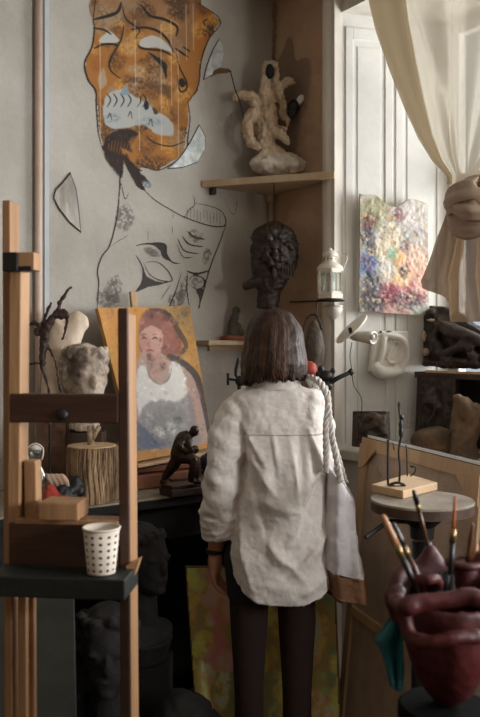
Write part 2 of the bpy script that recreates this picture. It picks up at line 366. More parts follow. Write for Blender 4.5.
# dark hair lock at the chin
LOCK = (44, 32, 28)
mu.fill(ZB([(78, 195), (92, 160), (120, 140), (160, 133), (200, 150), (175, 165), (165, 180), (180, 215), (140, 200), (170, 250), (150, 240), (145, 300), (120, 280), (90, 240)]), LOCK, .97, 2, nz=.25, nscale=.4)
mu.fill(ZB([(160, 215), (175, 245), (212, 275), (205, 282), (240, 315), (215, 318), (225, 345), (200, 335), (180, 300), (160, 265), (152, 235)]), LOCK, .97, 1.5)
for k in range(8): mu.stroke(ZB([(100+k*11, 165+k*3), (97+k*9, 205+k*4)]), 1.2, (150, 92, 40), .7)
mu.stroke(ZB([(145, 255), (138, 300), (138, 340)]), 1.6, INK)
for l, w in (([(52, -14), (42, 60), (46, 90), (38, 150), (18, 190), (15, 218), (28, 260), (50, 290), (52, 330), (56, 390), (60, 430), (72, 475)], 1.9),
             ([(72, 475), (95, 452), (115, 440)], 1.6), ([(140, 80), (130, 130), (97, 190), (98, 225), (130, 252)], 1.7), ([(136, 20), (148, 62), (190, 95), (175, 120)], 1.5),
             ([(195, 15), (225, 50), (270, 62), (310, 85), (308, 115)], 2.8), ([(165, 95), (205, 88), (250, 100), (282, 130), (298, 165)], 2.6), ([(45, 62), (85, 52), (120, 38), (132, 8)], 3.4),
             ([(46, 155), (75, 142), (110, 142), (120, 150)], 2.4), ([(185, 142), (200, 155), (260, 162), (295, 178)], 2.4), ([(310, 175), (318, 215), (340, 260), (340, 285), (325, 294), (316, 280), (312, 240)], 1.8),
             ([(305, 155), (345, 182)], 2.2), ([(330, 150), (352, 165)], 1.8), ([(380, 10), (450, 66), (412, 126), (388, 195), (382, 255), (372, 292), (345, 325)], 1.7), ([(400, 82), (396, 70), (408, 60)], 1.6),
             ([(345, 325), (352, 380), (345, 440), (340, 490), (285, 530), (240, 545), (180, 520)], 1.7), ([(40, 90), (75, 95), (100, 110)], 2), ([(215, 435), (235, 455), (290, 468), (340, 450)], 1.4)):
    mu.stroke(ZA(l), w, INK)
mu.fill(ZA([(218, 165), (262, 192), (278, 210), (276, 255), (262, 215), (240, 190)]), (36, 28, 24), .95, 1)
mu.fill(ZA([(316, 258), (330, 250), (338, 268), (328, 280), (318, 272)]), (36, 28, 24), .95, 1)
mu.fill(ZA([(75, 215), (85, 265), (66, 285), (58, 255)]), (170, 152, 130), .9, 1.5)
mu.smudge(97, 62, 7, 12, (150, 88, 40), .7, 31, .4)
# drips
for x, y0_, y1_ in ((100, 40, 130), (135, 20, 85), (161, 25, 150), (171, 20, 105), (178, 50, 160), (186, 4, 60), (193, 4, 50), (139, 95, 150)):
    mu.stroke([(x, y0_), (x+.6, y1_)], .9, (214, 204, 186), .65, curve=False, taper=False)
# line-drawn face below
for l, w in (([(98, -30), (94, 40), (90, 90), (80, 150), (62, 212), (38, 245), (24, 290), (28, 330), (24, 390), (24, 440)], 1.8), ([(62, 215), (100, 190), (125, 176)], 1),
             ([(150, -20), (165, 20), (205, 62), (270, 102), (300, 118), (360, 140), (400, 149), (430, 146), (433, 122), (415, 96), (370, 80), (332, 74)], 1.6), ([(330, 45), (335, 78), (318, 95), (300, 122)], 1.3),
             ([(434, 145), (415, 200), (384, 280), (362, 360), (345, 415)], 1.8), ([(148, 210), (180, 204), (238, 205), (244, 235), (262, 262), (288, 268)], 2.2), ([(146, 240), (160, 262), (172, 292), (165, 330), (146, 356)], 1.7),
             ([(172, 265), (212, 262), (245, 285), (263, 322), (222, 320), (190, 300), (172, 266)], 1.5), ([(310, 163), (335, 183), (368, 190)], 2), ([(294, 178), (318, 206), (362, 213)], 2), ([(280, 186), (302, 226), (350, 236)], 1.8), ([(278, 205), (298, 246), (335, 246)], 1.4),
             ([(310, 292), (342, 300), (380, 290)], 2.6), ([(316, 325), (330, 306), (362, 314), (364, 338), (342, 350), (318, 334)], 1.6), ([(292, 298), (276, 350), (255, 402), (250, 430)], 1.6), ([(312, 296), (310, 350), (318, 405)], 1.6),
             ([(340, 352), (352, 380), (350, 410)], 1.5), ([(100, 10), (112, 60), (125, 40)], 1.2), ([(415, 40), (432, 60), (445, 95), (462, 110), (470, 70), (455, 55), (420, 42)], .8), ([(266, 100), (262, 200)], .6), ([(188, 40), (186, 200)], .5),
             ([(225, 385), (262, 330)], 1.2)):
    mu.stroke(ZC(l), w, INK)
mu.fill(ZC([(182, 203), (238, 205), (244, 240), (262, 262), (236, 250), (222, 225), (205, 212)]), (50, 46, 44), .95, 1)
mu.fill(ZC([(170, 285), (185, 308), (222, 326), (258, 324), (225, 336), (190, 342), (148, 358), (166, 322)]), (62, 58, 56), .92, 1)
mu.fill(ZC([(340, 350), (366, 350), (352, 376)]), (60, 55, 52), .9, 1); mu.fill(ZC([(196, 218), (222, 240), (215, 246), (180, 236), (172, 218)]), (120, 114, 108), .6, 2)
for k in range(11):
    x = 312+k*10.5; mu.stroke(ZC([(x, 84+k*1.5), (x-1, 126+k*2)]), 1, (60, 55, 52), .75, curve=False)
G = (92, 88, 84)
for x, y, rx, ry, an, s_ in ((125, 218, 10, 14, .1, 1), (113, 290, 9, 16, .3, 2), (108, 300, 14, 10, .5, 3), (152, 252, 8, 5, .5, 4), (207, 256, 5, 9, .2, 5), (183, 290, 5, 15, .25, 6), (196, 236, 8, 7, .6, 7), (176, 300, 9, 8, 0, 8), (197, 282, 6, 6, 0, 10)):
    mu.smudge(x, y, rx, ry, G, .75, 40+s_, .5, an)
mu.smudge(147, 184, 6, 4, (96, 116, 132), .8, 61, .6, .5)
tag(mu.mesh('wall_mural', attrmat('mural_paint', .8, .15, 70), (W(0, .0015, 0), V), bg=BG, amin=.16),
    'ochre and black mural of distorted faces painted on the pale plaster wall', 'mural')

# ------------------------------------------------------------------ mirror shards on the wall
def mirror_mat():
    m = mat('mirror_glass', (176, 184, 184), .38, (214, 220, 220), 30, .3, 20, metal=.25, contrast=(.4, .6)); return m
def shard(pts, label, dark=False):
    q = [hitL(x, y, .004) for x, y in pts]; t = thing('mirror_shard', label, 'mirror', sum(q, Vector())/len(q), 'broken mirror pieces on the mural wall')
    obj('glass', prism(q, V*.004), mirror_mat(), t)
    c = sum(q, Vector())/len(q); q2 = [c+(p-c)*1.06-V*.003 for p in q]
    obj('backing', prism(q2, V*.003), M_black, t)
shard([(204, 79), (207, 66), (213, 50), (219, 40), (222, 45), (223, 54), (221, 66), (213, 74)], 'curved mirror shard at the top beside the ochre painted head')
shard([(169, 168), (180, 158), (190, 143), (199, 126), (205, 138), (205, 148), (197, 162), (183, 167)], 'wide triangular mirror shard below the chin of the ochre head')
t = thing('mirror_shard', 'narrow crescent mirror shard on bare wall left of the mural', 'mirror', hitL(66, 203, .004), 'broken mirror pieces on the mural wall')
obj('glass', prism([hitL(x, y, .004) for x, y in ((70, 174), (75, 188), (78, 210), (80, 231), (70, 222), (59, 208), (54, 198), (56, 190), (62, 184))], V*.004), mat('dim_mirror', (120, 112, 100), .25, (176, 176, 170), 14, 0, metal=.5, stretch=(1, 1, .3)), t)
obj('backing', prism([hitL(x, y, .001) for x, y in ((70, 172), (76, 188), (79, 210), (81, 233), (69, 223), (58, 209), (53, 198), (55, 189), (61, 183))], V*.003), M_black, t)

# ------------------------------------------------------------------ corner shelf
SL = hitL(207, 178, 0); SR = hitR(336, 167, 0); zs = 2.26
def atz(px, d): return None
uu = .385; vv_ = .50
sh = thing('corner_shelf', 'pale painted corner shelf holding the driftwood sculpture', 'shelf', W(.1, .1, zs))
obj('board', prism([W(.005, .005, zs-.022), W(uu, .005, zs-.022), W(uu, .02, zs-.022), W(.06, vv_-.05, zs-.022), W(.045, vv_-.035, zs-.022), W(.045, .39, zs-.022), W(.005, .385, zs-.022)], Z*.024), M_shelf, sh, bevel=.002)
obj('front_rail', beam(W(uu-.0, .012, zs-.012), W(.047, vv_-.02, zs-.012), .018, .030, ext=.012), M_shelf, sh, bevel=.002)
obj('bracket', slab(uu-.05, uu-.03, .0, .03, zs-.055, zs-.024), M_black, sh)
kn = MB(); kn.add(tube([W(.02, .02, zs-.45), W(.02, .02, zs-.02)], .012, 10)); kn.add(lathe(W(.024, .024, zs-.06), [(.004, 0), (.016, .006), (.02, .02), (.016, .034), (.02, .038)], 12))
obj('corner_batten', kn, M_shelf, sh, shade=True)
# driftwood / plaster sculpture on the shelf
SD = 3.60
def S(x, y, dd=0): return P(220+x/4.8, 50+y/4.8, SD+dd)
t = thing('driftwood_sculpture', 'twisted pale plaster and wood figure standing on the corner shelf', 'sculpture', S(270, 575))
M_drift = mat('driftwood', (168, 138, 108), .7, (224, 206, 180), 14, .5, 40, stretch=(1, 1, .4))
pc = []
def limb(l, r, dd=None):
    p = [S(x, y, (dd[i] if dd else 0)) for i, (x, y) in enumerate(l)]; pc.append(tube(smooth(p, 5), sm1(r, 5), 12))
limb([(250, 500), (232, 440), (240, 360), (235, 280), (225, 200), (215, 140), (215, 95)], [.028, .03, .034, .034, .03, .018, .014])
limb([(215, 130), (218, 80), (235, 62), (262, 75), (272, 120), (262, 180), (245, 240)], [.014, .013, .012, .012, .016, .02, .02])
limb([(225, 470), (200, 410), (190, 330), (180, 260), (150, 225), (105, 215), (75, 225), (78, 245)], [.028, .026, .032, .032, .026, .02, .016, .01], [0, .02, .03, .02, 0, -.02, -.03, -.03])
limb([(165, 300), (140, 340), (130, 390), (150, 440), (190, 470)], [.026, .026, .026, .022, .012], [0, -.04, -.05, -.05, -.03])
limb([(245, 400), (285, 400), (315, 430), (328, 455)], [.026, .022, .016, .006], [0, -.03, -.05, -.05])
limb([(265, 370), (320, 380), (325, 320), (305, 330), (298, 260), (285, 205), (300, 165), (345, 152), (358, 168)], [.012, .01, .008, .012, .018, .022, .02, .016, .01], [0, 0, 0, .01, 0, -.02, -.02, -.03, -.03])
limb([(230, 500), (200, 540), (180, 560)], [.03, .04, .03]); limb([(250, 500), (320, 540), (370, 565)], [.03, .045, .03])
sculpt('figure', pc, M_drift, .005, 1, (('CLOUDS', .035, .034), ('CLOUDS', .012, .014)), t)
sculpt('rock_base', [ell(S(280, 550), (.125, .06, .05)), ell(S(215, 550), (.07, .07, .04)), ell(S(330, 560), (.08, .05, .03))], mat('crystal_plaster', (184, 168, 150), .5, (232, 226, 216), 18, .6, 30), .007, 1, (('CLOUDS', .04, .02), ('VORONOI', .03, -.012)), t)
sculpt('dark_fragment', [ell(S(352, 275), (.028, .025, .035)), ell(S(345, 305), (.02, .02, .03))], M_black, .005, 1, (('CLOUDS', .02, .01),), t)
obj('white_scrap', ell(S(385, 240), (.016, .008, .026), Matrix.Rotation(.5, 3, 'Y')), M_plaster, t, shade=True)
obj('shadow_hole', ell(S(238, 103, -.02), (.018, .02, .034)), mat('hole_shade', (14, 12, 11), .7), t, shade=True)  # black lump stands in for the shade inside the hole
# dried leaf on a stem
t = thing('dried_leaf', 'brown dried leaf on a thin stem leaning from the sculpture', 'leaf', S(115, 340, -.05))
obj('stem', tube(smooth([S(118, 345, -.05), S(95, 250, -.06), S(70, 180, -.06), S(52, 110, -.06), S(40, 95, -.07)], 5), .0028, 6), M_black, t, shade=True)
lf = [P(206, 78, 3.6), P(212, 71, 3.6), P(220, 68, 3.6), P(228, 68.5, 3.6), P(232, 71.5, 3.6), P(226, 73, 3.59), P(217, 73.5, 3.59), P(210, 77, 3.6)]
obj('blade', prism(lf, (0, .003, 0)), mat('dry_leaf', (92, 66, 44), .7, (128, 96, 66), 30), t)

# ------------------------------------------------------------------ carved dark head hanging in the corner
hd = 3.5
def Q(x, y, dd=0): return P(230+x/4, 210+y/4, hd+dd)
t = thing('carved_head', 'dark carved wooden head with thick curls hanging in the corner', 'sculpture', Q(150, 400))
M_carv = mat('dark_carved_wood', (30, 23, 19), .55, (58, 44, 34), 22, .6, 60)
pcs = [ell(Q(175, 170), (.085*1.15, .075, .125*1.1)), ell(Q(175, 110), (.09*1.1, .075, .06)), ell(Q(225, 190), (.045, .06, .10)), ell(Q(130, 210), (.05, .06, .09)), tube([Q(170, 260), Q(155, 330), Q(150, 395)], [.075, .05, .048], 16), ell(Q(150, 285), (.075, .05, .04)), tube(smooth([Q(130, 285, -.02), Q(95, 290, -.03), Q(70, 302, -.03), Q(52, 305, -.03)], 4), [.03, .028, .026, .024, .023, .022, .02, .02, .018, .016, .016, .016, .01], 10)]
for k in range(300):
    a_ = rng.uniform(-PI, PI); b_ = rng.uniform(-.5, 1.0)
    x = 178+92*math.cos(b_*1.3)*math.sin(a_)*.98; y = 170-112*math.sin(b_*1.3); dep = -.085*math.cos(a_)*math.cos(b_*1.3)
    pcs.append(ell(Q(x, y, dep), rng.uniform(.007, .013), n=8, m=5))
sculpt('head', pcs, M_carv, .0045, 1, (('CLOUDS', .018, .016),), t)
cm = MB()
for k in range(5): cm.add(beam(Q(212+k*11, 225, -.085), Q(211+k*11, 265, -.08), .005, .005))
cm.add(beam(Q(206, 268, -.08), Q(264, 268, -.08), .006, .006, up=(0, 1, 0)))
obj('carved_grille', cm, mat('worn_gold_wood', (84, 62, 44), .5, (60, 44, 32), 40), t)
for x, y, o_, r3 in ((182, 165, -.082, (.010, .008, .022)), (178, 250, -.075, (.010, .008, .03)), (150, 148, -.078, (.016, .006, .006))): obj('carved_ornament', ell(Q(x, y, o_), r3), MATS['worn_gold_wood'], t, shade=True)
obj('cord', tube([Q(176, 60), Vector((Q(176, 60).x, Q(176, 60).y, zs-.02))], .002, 6), M_black, t)

# ------------------------------------------------------------------ small ledge shelf with figurine
p = hitL(196, 344, 0); us = (p-C0).dot(U); zl = p.z
t = thing('wall_ledge', 'narrow pale wooden ledge on the mural wall beside the woman', 'shelf', W(us-.2, .05, zl))
obj('board', slab(.02, us, .001, .105, zl-.006, zl+.016), M_shelf, t, bevel=.002)
obj('rear_batten', slab(.05, us-.06, .001, .02, zl-.03, zl-.006), M_shelf, t)
t = thing('clay_figurine', 'small dark abstract figurine on a reddish clay base on the ledge', 'figurine', W(us-.16, .055, zl+.016))
ctr = W(us-.175, .055, zl+.016)
obj('base', lathe(ctr, [(.066, 0), (.07, .006), (.066, .018), (.05, .022)], 24), mat('terracotta', (120, 62, 42), .7, (138, 80, 58), 20), t, shade=True)
def FG(dx, z): return ctr+Vector((dx, 0, z))
sculpt('figure', [tube(smooth([FG(-.01, .018), FG(-.012, .06), FG(-.004, .10), FG(.004, .125)], 4), sm1([.026, .02, .02, .016], 4), 10), ell(FG(.004, .135), (.018, .016, .02)), ell(FG(-.02, .06), (.014, .014, .035)), ell(FG(.016, .05), (.012, .014, .03)), ell(FG(.03, .035), (.012, .012, .016))], mat('grey_green_clay', (66, 62, 52), .8, (86, 80, 68), 20, .3), .004, 2, (('CLOUDS', .02, .008),), t)

# ------------------------------------------------------------------ lantern on its bracket
ld = 3.33; LB = P(330, 300, ld)
t = thing('candle_lantern', 'white tin candle lantern with glass sides at the corner post', 'lantern', LB)
R = .056; M_tin = mat('white_tin', (206, 198, 184), .45, (222, 216, 204), 12, .1, 50)
def hexp(r, z): return [LB+Vector((r*math.cos(PI/6+k*PI/3), r*math.sin(PI/6+k*PI/3), z)) for k in range(6)]
obj('base', MB().add(prism(hexp(R*1.02, .004), Z*.022)).add(prism(hexp(R*.8, .026), Z*.006)), M_tin, t, bevel=.002)
fr = MB()
for k in range(6): fr.add(beam(hexp(R*.94, .025)[k], hexp(R*.94, .118)[k], .008, .008, up=(1, 0, 0)))
for z_ in (.03, .115):
    h_ = hexp(R*.94, z_)
    for k in range(6): fr.add(beam(h_[k], h_[(k+1) % 6], .005, .007))
for k in range(6):
    a_ = (hexp(R*.94, .025)[k]+hexp(R*.94, .025)[(k+1) % 6])/2; fr.add(beam(a_, a_+Z*.09, .003, .003, up=(1, 0, 0)))
obj('frame', fr, M_tin, t)
gl = MB()
for k in range(6):
    a_, b_ = hexp(R*.90, .03)[k], hexp(R*.90, .03)[(k+1) % 6]; gl.add(prism([a_, b_, b_+Z*.085, a_+Z*.085], (LB+Z*.0-(a_+b_)/2+Z*.03).normalized()*.0015))
obj('glass', gl, glassmat('lantern_glass', (.9, .92, .9), .8), t)
obj('candle', lathe(LB+Z*.032, [(.02, 0), (.02, .045), (.004, .048)], 20), M_plaster, t, shade=True)
lid = obj('lid', MB().add(prism(hexp(R*1.06, .118), Z*.010)).add(lathe(LB+Z*.128, [(R*1.0, 0), (R*.9, .012), (R*.55, .026), (.024, .032), (.022, .05), (.032, .052), (.033, .062), (.024, .074), (.012, .080), (.006, .088)], 30)), M_tin, t, shade=False)
ho = MB()
for k in range(8): a_ = k*PI/4+.2; ho.add(ell(LB+Vector((.0225*math.cos(a_), .0225*math.sin(a_), .170)), .0035, n=8, m=5))
obj('vent_holes', ho, M_black, lid)
obj('handle', tube(smooth([LB+Vector((-.055, 0, .13)), LB+Vector((.0, .02, .19)), LB+Vector((.04, .025, .20)), LB+Vector((.075, .01, .185)), LB+Vector((.055, 0, .13))], 6), .0018, 6), M_tin, t, shade=True)
t = thing('lantern_bracket', 'dark round plate bracket under the white lantern', 'bracket', LB-Z*.01)
obj('plate', lathe(LB-Z*.006, [(.058, 0), (.061, .003), (.058, .0055)], 28), M_black, t)
obj('arm', MB().add(tube([LB-Z*.004, hitR(332, 301, 0)], .004, 8)).add(tube([P(317, 302, ld), P(316.5, 318, ld)], .003, 6)).add(tube([hitR(290, 302, .01), hitR(318, 301, .01)], .004, 6)), M_black, t)
t = thing('wall_cup', 'small white rounded boss on the corner post under the lantern', 'ornament', P(333, 312, 3.42))
obj('boss', lathe(P(333, 320, 3.38), [(.004, 0), (.018, .008), (.034, .028), (.042, .046), (.036, .056), (.02, .058)], 24), M_whitew, t, shade=True)
obj('rim', lathe(P(333, 307.2, 3.38), [(.040, 0), (.045, .004), (.040, .008)], 24), M_tin, t, shade=True)
# hanging grey oval with wire loop
t = thing('hanging_gourd', 'dark pointed hanging vessel on a wire hook under the lantern', 'ornament', P(314, 345, 3.35))
sculpt('body', [tube(smooth([P(314, 320, 3.35), P(314, 332, 3.35), P(315, 350, 3.35), P(314, 366, 3.35), P(313, 378, 3.35)], 5), sm1([.008, .03, .042, .03, .01], 5), 16)], mat('grey_shell', (70, 62, 54), .8, (104, 94, 82), 20, .4, 40), .005, 1, (('CLOUDS', .03, .008),), t)
obj('hook', tube(smooth([P(304, 362, 3.33), P(303, 340, 3.33), P(305, 322, 3.33), P(311, 315, 3.33), P(318, 317, 3.33), P(322, 330, 3.33)], 5), .0035, 8), M_black, t, shade=True)

# red ball and black plier clamp at her right
obj_red = tag(sculpt('red_sponge', [ell(P(308, 370, 3.05), (.036, .034, .036)), ell(P(300, 374, 3.05), (.028, .03, .03))], mat('orange_red', (150, 46, 26), .6, (174, 66, 38), 20, .2), .005, 2, (('CLOUDS', .03, .01),)), 'round orange-red lump behind the shoulder of the woman', 'sponge')
t = thing('black_clamp', 'black metal clamp arm sticking out behind her right shoulder', 'clamp', P(330, 380, 3.0))
obj('arm', MB().add(tube([P(324, 386, 3.0), P(338, 378, 3.0), P(351, 372, 3.0)], [.010, .009, .008], 10)).add(tube([P(349, 370, 3.0), P(353, 374, 3.0)], .011, 10)), M_black, t, shade=True)
sculpt('jaw', [ell(P(326, 376, 3.0), (.026, .02, .022)), ell(P(321, 369, 3.0), (.012, .012, .014)), ell(P(333, 371, 3.0), (.010, .010, .012)), ell(P(327, 386, 3.0), (.022, .016, .018)), tube([P(318, 392, 3.0), P(318, 372, 3.0)], .01, 8)], M_black, .004, 1, (), t)
obj('post', tube([P(316, 392, 3.02), Vector((P(316, 400, 3.02).x, 3.10, 1.25)), Vector((P(316, 392, 3.02).x, 3.12, .0))], .011, 10), M_black, t)
obj('foot', lathe(Vector((P(316, 392, 3.02).x, 3.12, 0)), [(.07, 0), (.07, .012), (.02, .02)], 28), M_black, t)

# ------------------------------------------------------------------ clip lamp
cd = 3.25
t = thing('clip_lamp', 'white clip lamp with tilted shade beside the plaster ear', 'lamp', P(352, 335, cd))
ax = (P(376, 338, cd-.10)-P(350, 335, cd)).normalized()
sock = obj('socket', lathe(P(352, 335.5, cd), [(.014, -.005), (.020, .01), (.022, .05), (.026, .09), (.0265, .112), (.021, .115), (.019, .095), (.01, .09)], 24, ax), M_tin, t, shade=True)
obj('bulb', ell(P(372, 337, cd-.105), (.012, .012, .012)), mat('frosted_bulb', (190, 186, 176), .3), sock, shade=True)
e1, e2 = P(337.5, 343.5, cd-.03), P(367, 315.5, cd+.03); c_ = (e1+e2)/2; dl = (e2-e1)/2
dn = dl.cross(Vector((0, 1, 0))).normalized(); ring = [c_+dl*math.cos(a_)+Vector((0, .05, 0))*math.sin(a_)+dn*.014*math.sin(a_) for a_ in [2*PI*k/28 for k in range(28)]]
obj('shade', prism(ring, dn*.007), M_tin, t, bevel=.002)
obj('joint', tube([P(350, 329, cd-.06), P(352, 336, cd)], .008, 8), M_black, t)
obj('cord', tube(smooth([P(352, 342, cd), P(350, 356, cd), P(352, 372, cd), P(354, 386, cd), P(362, 402, cd-.02), P(358, 440, cd-.02)], 5), .0018, 6), M_black, t, shade=True)

# ------------------------------------------------------------------ plaster ear
def E(x, y, o=0): return hit(335+x/5.65, 300+y/5.65, RA+rn*(.02+o), rn)
t = thing('plaster_ear', 'large white plaster cast of an ear hung on the panelled shutter', 'sculpture', E(300, 330))
obj('plaque', prism([E(205, 225), E(250, 175), E(395, 175), E(412, 410), E(215, 415), E(180, 400)], rn*.03), M_plaster, t, bevel=.006)
pcs = [tube(smooth([E(272, 205, .035), E(310, 200, .045), E(355, 207, .05), E(393, 232, .055), E(408, 285, .055), E(400, 340, .05), E(375, 385, .045)], 6), sm1([.012, .013, .013, .013, .012, .013, .018], 6), 12),
       tube(smooth([E(385, 385, .035), E(330, 408, .04), E(275, 412, .045), E(240, 392, .045), E(238, 360, .035)], 5), sm1([.020, .024, .028, .028, .016], 5), 12),
       tube(smooth([E(325, 238, .03), E(360, 238, .038), E(378, 275, .038), E(368, 325, .036), E(340, 352, .03), E(300, 352, .03)], 5), sm1([.006, .009, .011, .011, .010, .010], 5), 10),
       tube(smooth([E(330, 245, .03), E(310, 290, .03), E(290, 340, .03)], 5), .008, 10), ell(E(345, 300, .02), (.022, .012, .04)),
       prism([E(262, 200, .025), E(285, 200, .05), E(278, 280, .055), E(262, 350, .05), E(238, 360, .025)], -rn*.02), tube(smooth([E(280, 205, .04), E(272, 280, .045), E(252, 350, .04)], 5), .012, 10), prism([E(240, 200, .012), E(405, 220, .012), E(405, 395, .012), E(235, 400, .012)], rn*.012)]
sculpt('ear', pcs, M_plaster, .004, 4, (), t)
obj('hanging_hole', MB().add(ell(E(258, 180, .032), (.006, .003, .004))).add(ell(E(305, 178, .032), (.012, .003, .003))), mat('dark_hole', (40, 38, 36), .8), t)

# ------------------------------------------------------------------ palette
pal = Paint(358, 192, 431, 317, .42)
out = pal.sp([(360, 197), (363, 194.5), (374, 195), (381, 199), (388, 205), (396, 207), (403, 203), (409, 199), (417, 200), (425, 203), (427.5, 207), (428, 240), (428.5, 290), (429, 311), (426, 315), (400, 314), (370, 312), (361, 312), (359, 308), (359.5, 270), (360, 230)], True)
X, Y = pal.X, pal.Y; pal.c[:] = (196, 186, 172); pal.a[:] = 1
def blob(x, y, r, col, al, s_): pal.smudge(x, y, r, r*.8, col, al, s_, .35)
base = [((372, 215), 16, (150, 160, 120)), ((368, 240), 14, (140, 150, 150)), ((368, 265), 14, (92, 120, 160)), ((372, 290), 16, (120, 122, 118)), ((398, 222), 16, (176, 172, 166)), ((392, 235), 14, (212, 200, 170)),
        ((410, 215), 20, (188, 184, 178)), ((415, 240), 16, (170, 164, 160)), ((385, 250), 14, (216, 204, 176)), ((397, 258), 8, (226, 178, 60)), ((393, 254), 6, (120, 170, 150)), ((412, 262), 18, (222, 176, 148)), ((405, 282), 20, (214, 156, 138)), ((392, 292), 14, (176, 110, 116)),
        ((410, 295), 14, (168, 98, 100)), ((422, 285), 12, (206, 168, 150)), ((366, 303), 10, (96, 98, 88)), ((395, 306), 18, (200, 156, 146)), ((400, 275), 12, (226, 190, 140)), ((385, 270), 12, (200, 196, 186)), ((420, 308), 10, (170, 180, 176)), ((380, 205), 12, (176, 170, 140))]
for i, ((x, y), r, col) in enumerate(base): pal.smudge(x, y, r, r, col, 1.0, i, .18); pal.smudge(x, y, r, r, col, .9, i+50, .5)
dk = [((369, 222), 7), ((366, 235), 6), ((371, 248), 5), ((367, 262), 6), ((372, 283), 9), ((370, 300), 8), ((388, 296), 8), ((400, 302), 7), ((412, 300), 7), ((398, 215), 5), ((404, 271), 5), ((378, 306), 7), ((422, 298), 5), ((404, 246), 4)]
for i, ((x, y), r) in enumerate(dk): pal.smudge(x, y, r*1.2, r*1.5, (58, 48, 56) if i % 3 else (96, 34, 44), .9, 80+i, .45)
pal.smudge(368, 262, 8, 10, (50, 90, 160), .8, 130, .5); pal.smudge(392, 290, 8, 6, (140, 50, 80), .8, 131, .6); pal.smudge(411, 217, 7, 12, (216, 204, 200), .9, 132, .2)
for i in range(90):
    x, y = rng.uniform(362, 427), rng.uniform(208, 311); c_ = [(230, 220, 205), (214, 160, 120), (190, 120, 110), (120, 130, 140), (220, 190, 110), (90, 80, 78)][rng.integers(6)]
    pal.smudge(x, y, rng.uniform(1.5, 3.5), rng.uniform(1, 2.5), c_, .6, i % 40, .5, rng.uniform(0, 3))
hgt = (vnoise(X*.45, Y*.45, 5, 5)-.3)*.0025+(vnoise(X*.2, Y*.2, 15, 2)-.3)*.005
ins = pal.inside(out); hole = np.hypot((X-389)/3.3, (Y-218)/4.2) < 1
pp = RA+rn*.05
t = thing('paint_palette', 'artist palette crusted with thick dried paint hung on the shutter', 'palette', hit(394, 255, pp, rn))
pal.mesh('paint_layer', attrmat('palette_paint', .55, .12, 90), (pp, rn), t, amin=.01, height=hgt, nrm=rn, region=ins & ~hole)
obj('board', prism([hit(x, y, pp, rn) for x, y in out], -rn*.010), mat('palette_edge', (196, 176, 146), .6, (170, 150, 122), 30), t)

# ------------------------------------------------------------------ recess shelf, relief, items below
q_ = hit(407, 371, RA, rn); zsh = q_.z; usf = (q_-C0).dot(U)
M_shd = mat('dark_shelf_wood', (58, 42, 32), .6, (84, 62, 46), 12, .1)
t = thing('recess_shelf', 'dark wooden shelf board across the window recess', 'shelf', W(usf-.05, 1.0, zsh))
obj('board', box(W((ud+.036+usf)/2, 1.55, zsh-.014), V*1.86, U*(usf-ud-.036), Z*.026), M_shd, t, bevel=.002)
obj('front_edge', box(W(usf+.005, 1.58, zsh+.002), V*1.78, U*.008, Z*.010), M_pine, t)
fr_ = lambda px, py, o=0: hit(px, py, W(usf-.07+o, 0, 0), U)
# dark relief on the shelf
t = thing('bronze_relief', 'dark sculpted relief of a reclining nude standing on the recess shelf', 'sculpture', fr_(445, 366))
M_rel = mat('dark_relief_clay', (34, 26, 22), .42, (62, 48, 40), 22, .5, 50)
pcs = [prism([fr_(419, 365), fr_(421, 345), fr_(423, 318), fr_(428, 306), fr_(446, 307), fr_(452, 312), fr_(466, 322), fr_(482, 332), fr_(500, 336), fr_(502, 367)], -U*.05)]
def fl(l, r, dd): pcs.append(tube(smooth([fr_(x, y, d_) for (x, y), d_ in zip(l, dd)], 5), sm1(r, 5), 12))
fl([(434, 318), (444, 325), (456, 333), (470, 337), (484, 343)], [.018, .03, .034, .028, .02], [.0, .02, .03, .03, .02])
fl([(430, 335), (438, 345), (446, 358), (460, 362), (478, 362)], [.02, .024, .02, .02, .018], [.01, .03, .03, .035, .03])
fl([(440, 322), (434, 338), (436, 352), (448, 352), (462, 346), (474, 350)], [.016, .018, .016, .018, .02, .018], [.02, .03, .04, .045, .05, .03])
fl([(424, 362), (440, 364), (470, 366), (490, 366)], [.02, .016, .014, .012], [.02, .03, .03, .03])
pcs.append(ell(fr_(432, 313, .02), (.026, .024, .02))); pcs.append(ell(fr_(474, 356, .03), (.03, .02, .022)))
sculpt('relief', pcs, M_rel, .006, 2, (('CLOUDS', .04, .014), ('CLOUDS', .015, .005)), t)
M_chip = mat('chipped_plaster', (190, 164, 136), .7, (214, 196, 170), 20)
for x, y, o_, r3 in ((424, 336, .015, (.012, .01, .025)), (426, 352, .025, (.016, .012, .018)), (431, 320, .04, (.02, .01, .006))): sculpt('plaster_chip', [ell(fr_(x, y, o_), r3)], M_chip, .004, 1, (('CLOUDS', .015, .008),), t)
# dark square panel, round tan stone and tan bust on the sill
fs_ = lambda px, py, o=0: hit(px, py, W(-.30+o, 0, 0), U)
t = thing('dark_relief_tile', 'dark square relief panel standing on the window sill below the shelf', 'tile', fs_(434, 445))
q = [fs_(417, 374), fs_(455, 374.5), fs_(456, 447), fs_(414, 444)]; q[2].z = q[3].z = SILL
obj('slab', prism(q, -U*.03), M_rel, t, bevel=.004)
pcs = [ell((fs_(434, 400, -.0)), (.05, .02, .05)), tube([fs_(424, 385), fs_(440, 408), fs_(430, 425)], [.014, .02, .012], 10), tube([fs_(445, 382), fs_(448, 420)], [.01, .016], 10), prism([x+U*.004 for x in (fs_(420, 378), fs_(452, 378), fs_(452, 428), fs_(419, 427))], -U*.02)]
sculpt('relief', pcs, M_rel, .005, 1, (('CLOUDS', .03, .012),), t)
M_tan = mat('tan_stone', (82, 64, 48), .75, (122, 98, 74), 16, .3, 40)
so = fs_(436, 448, .12); so.z = SILL
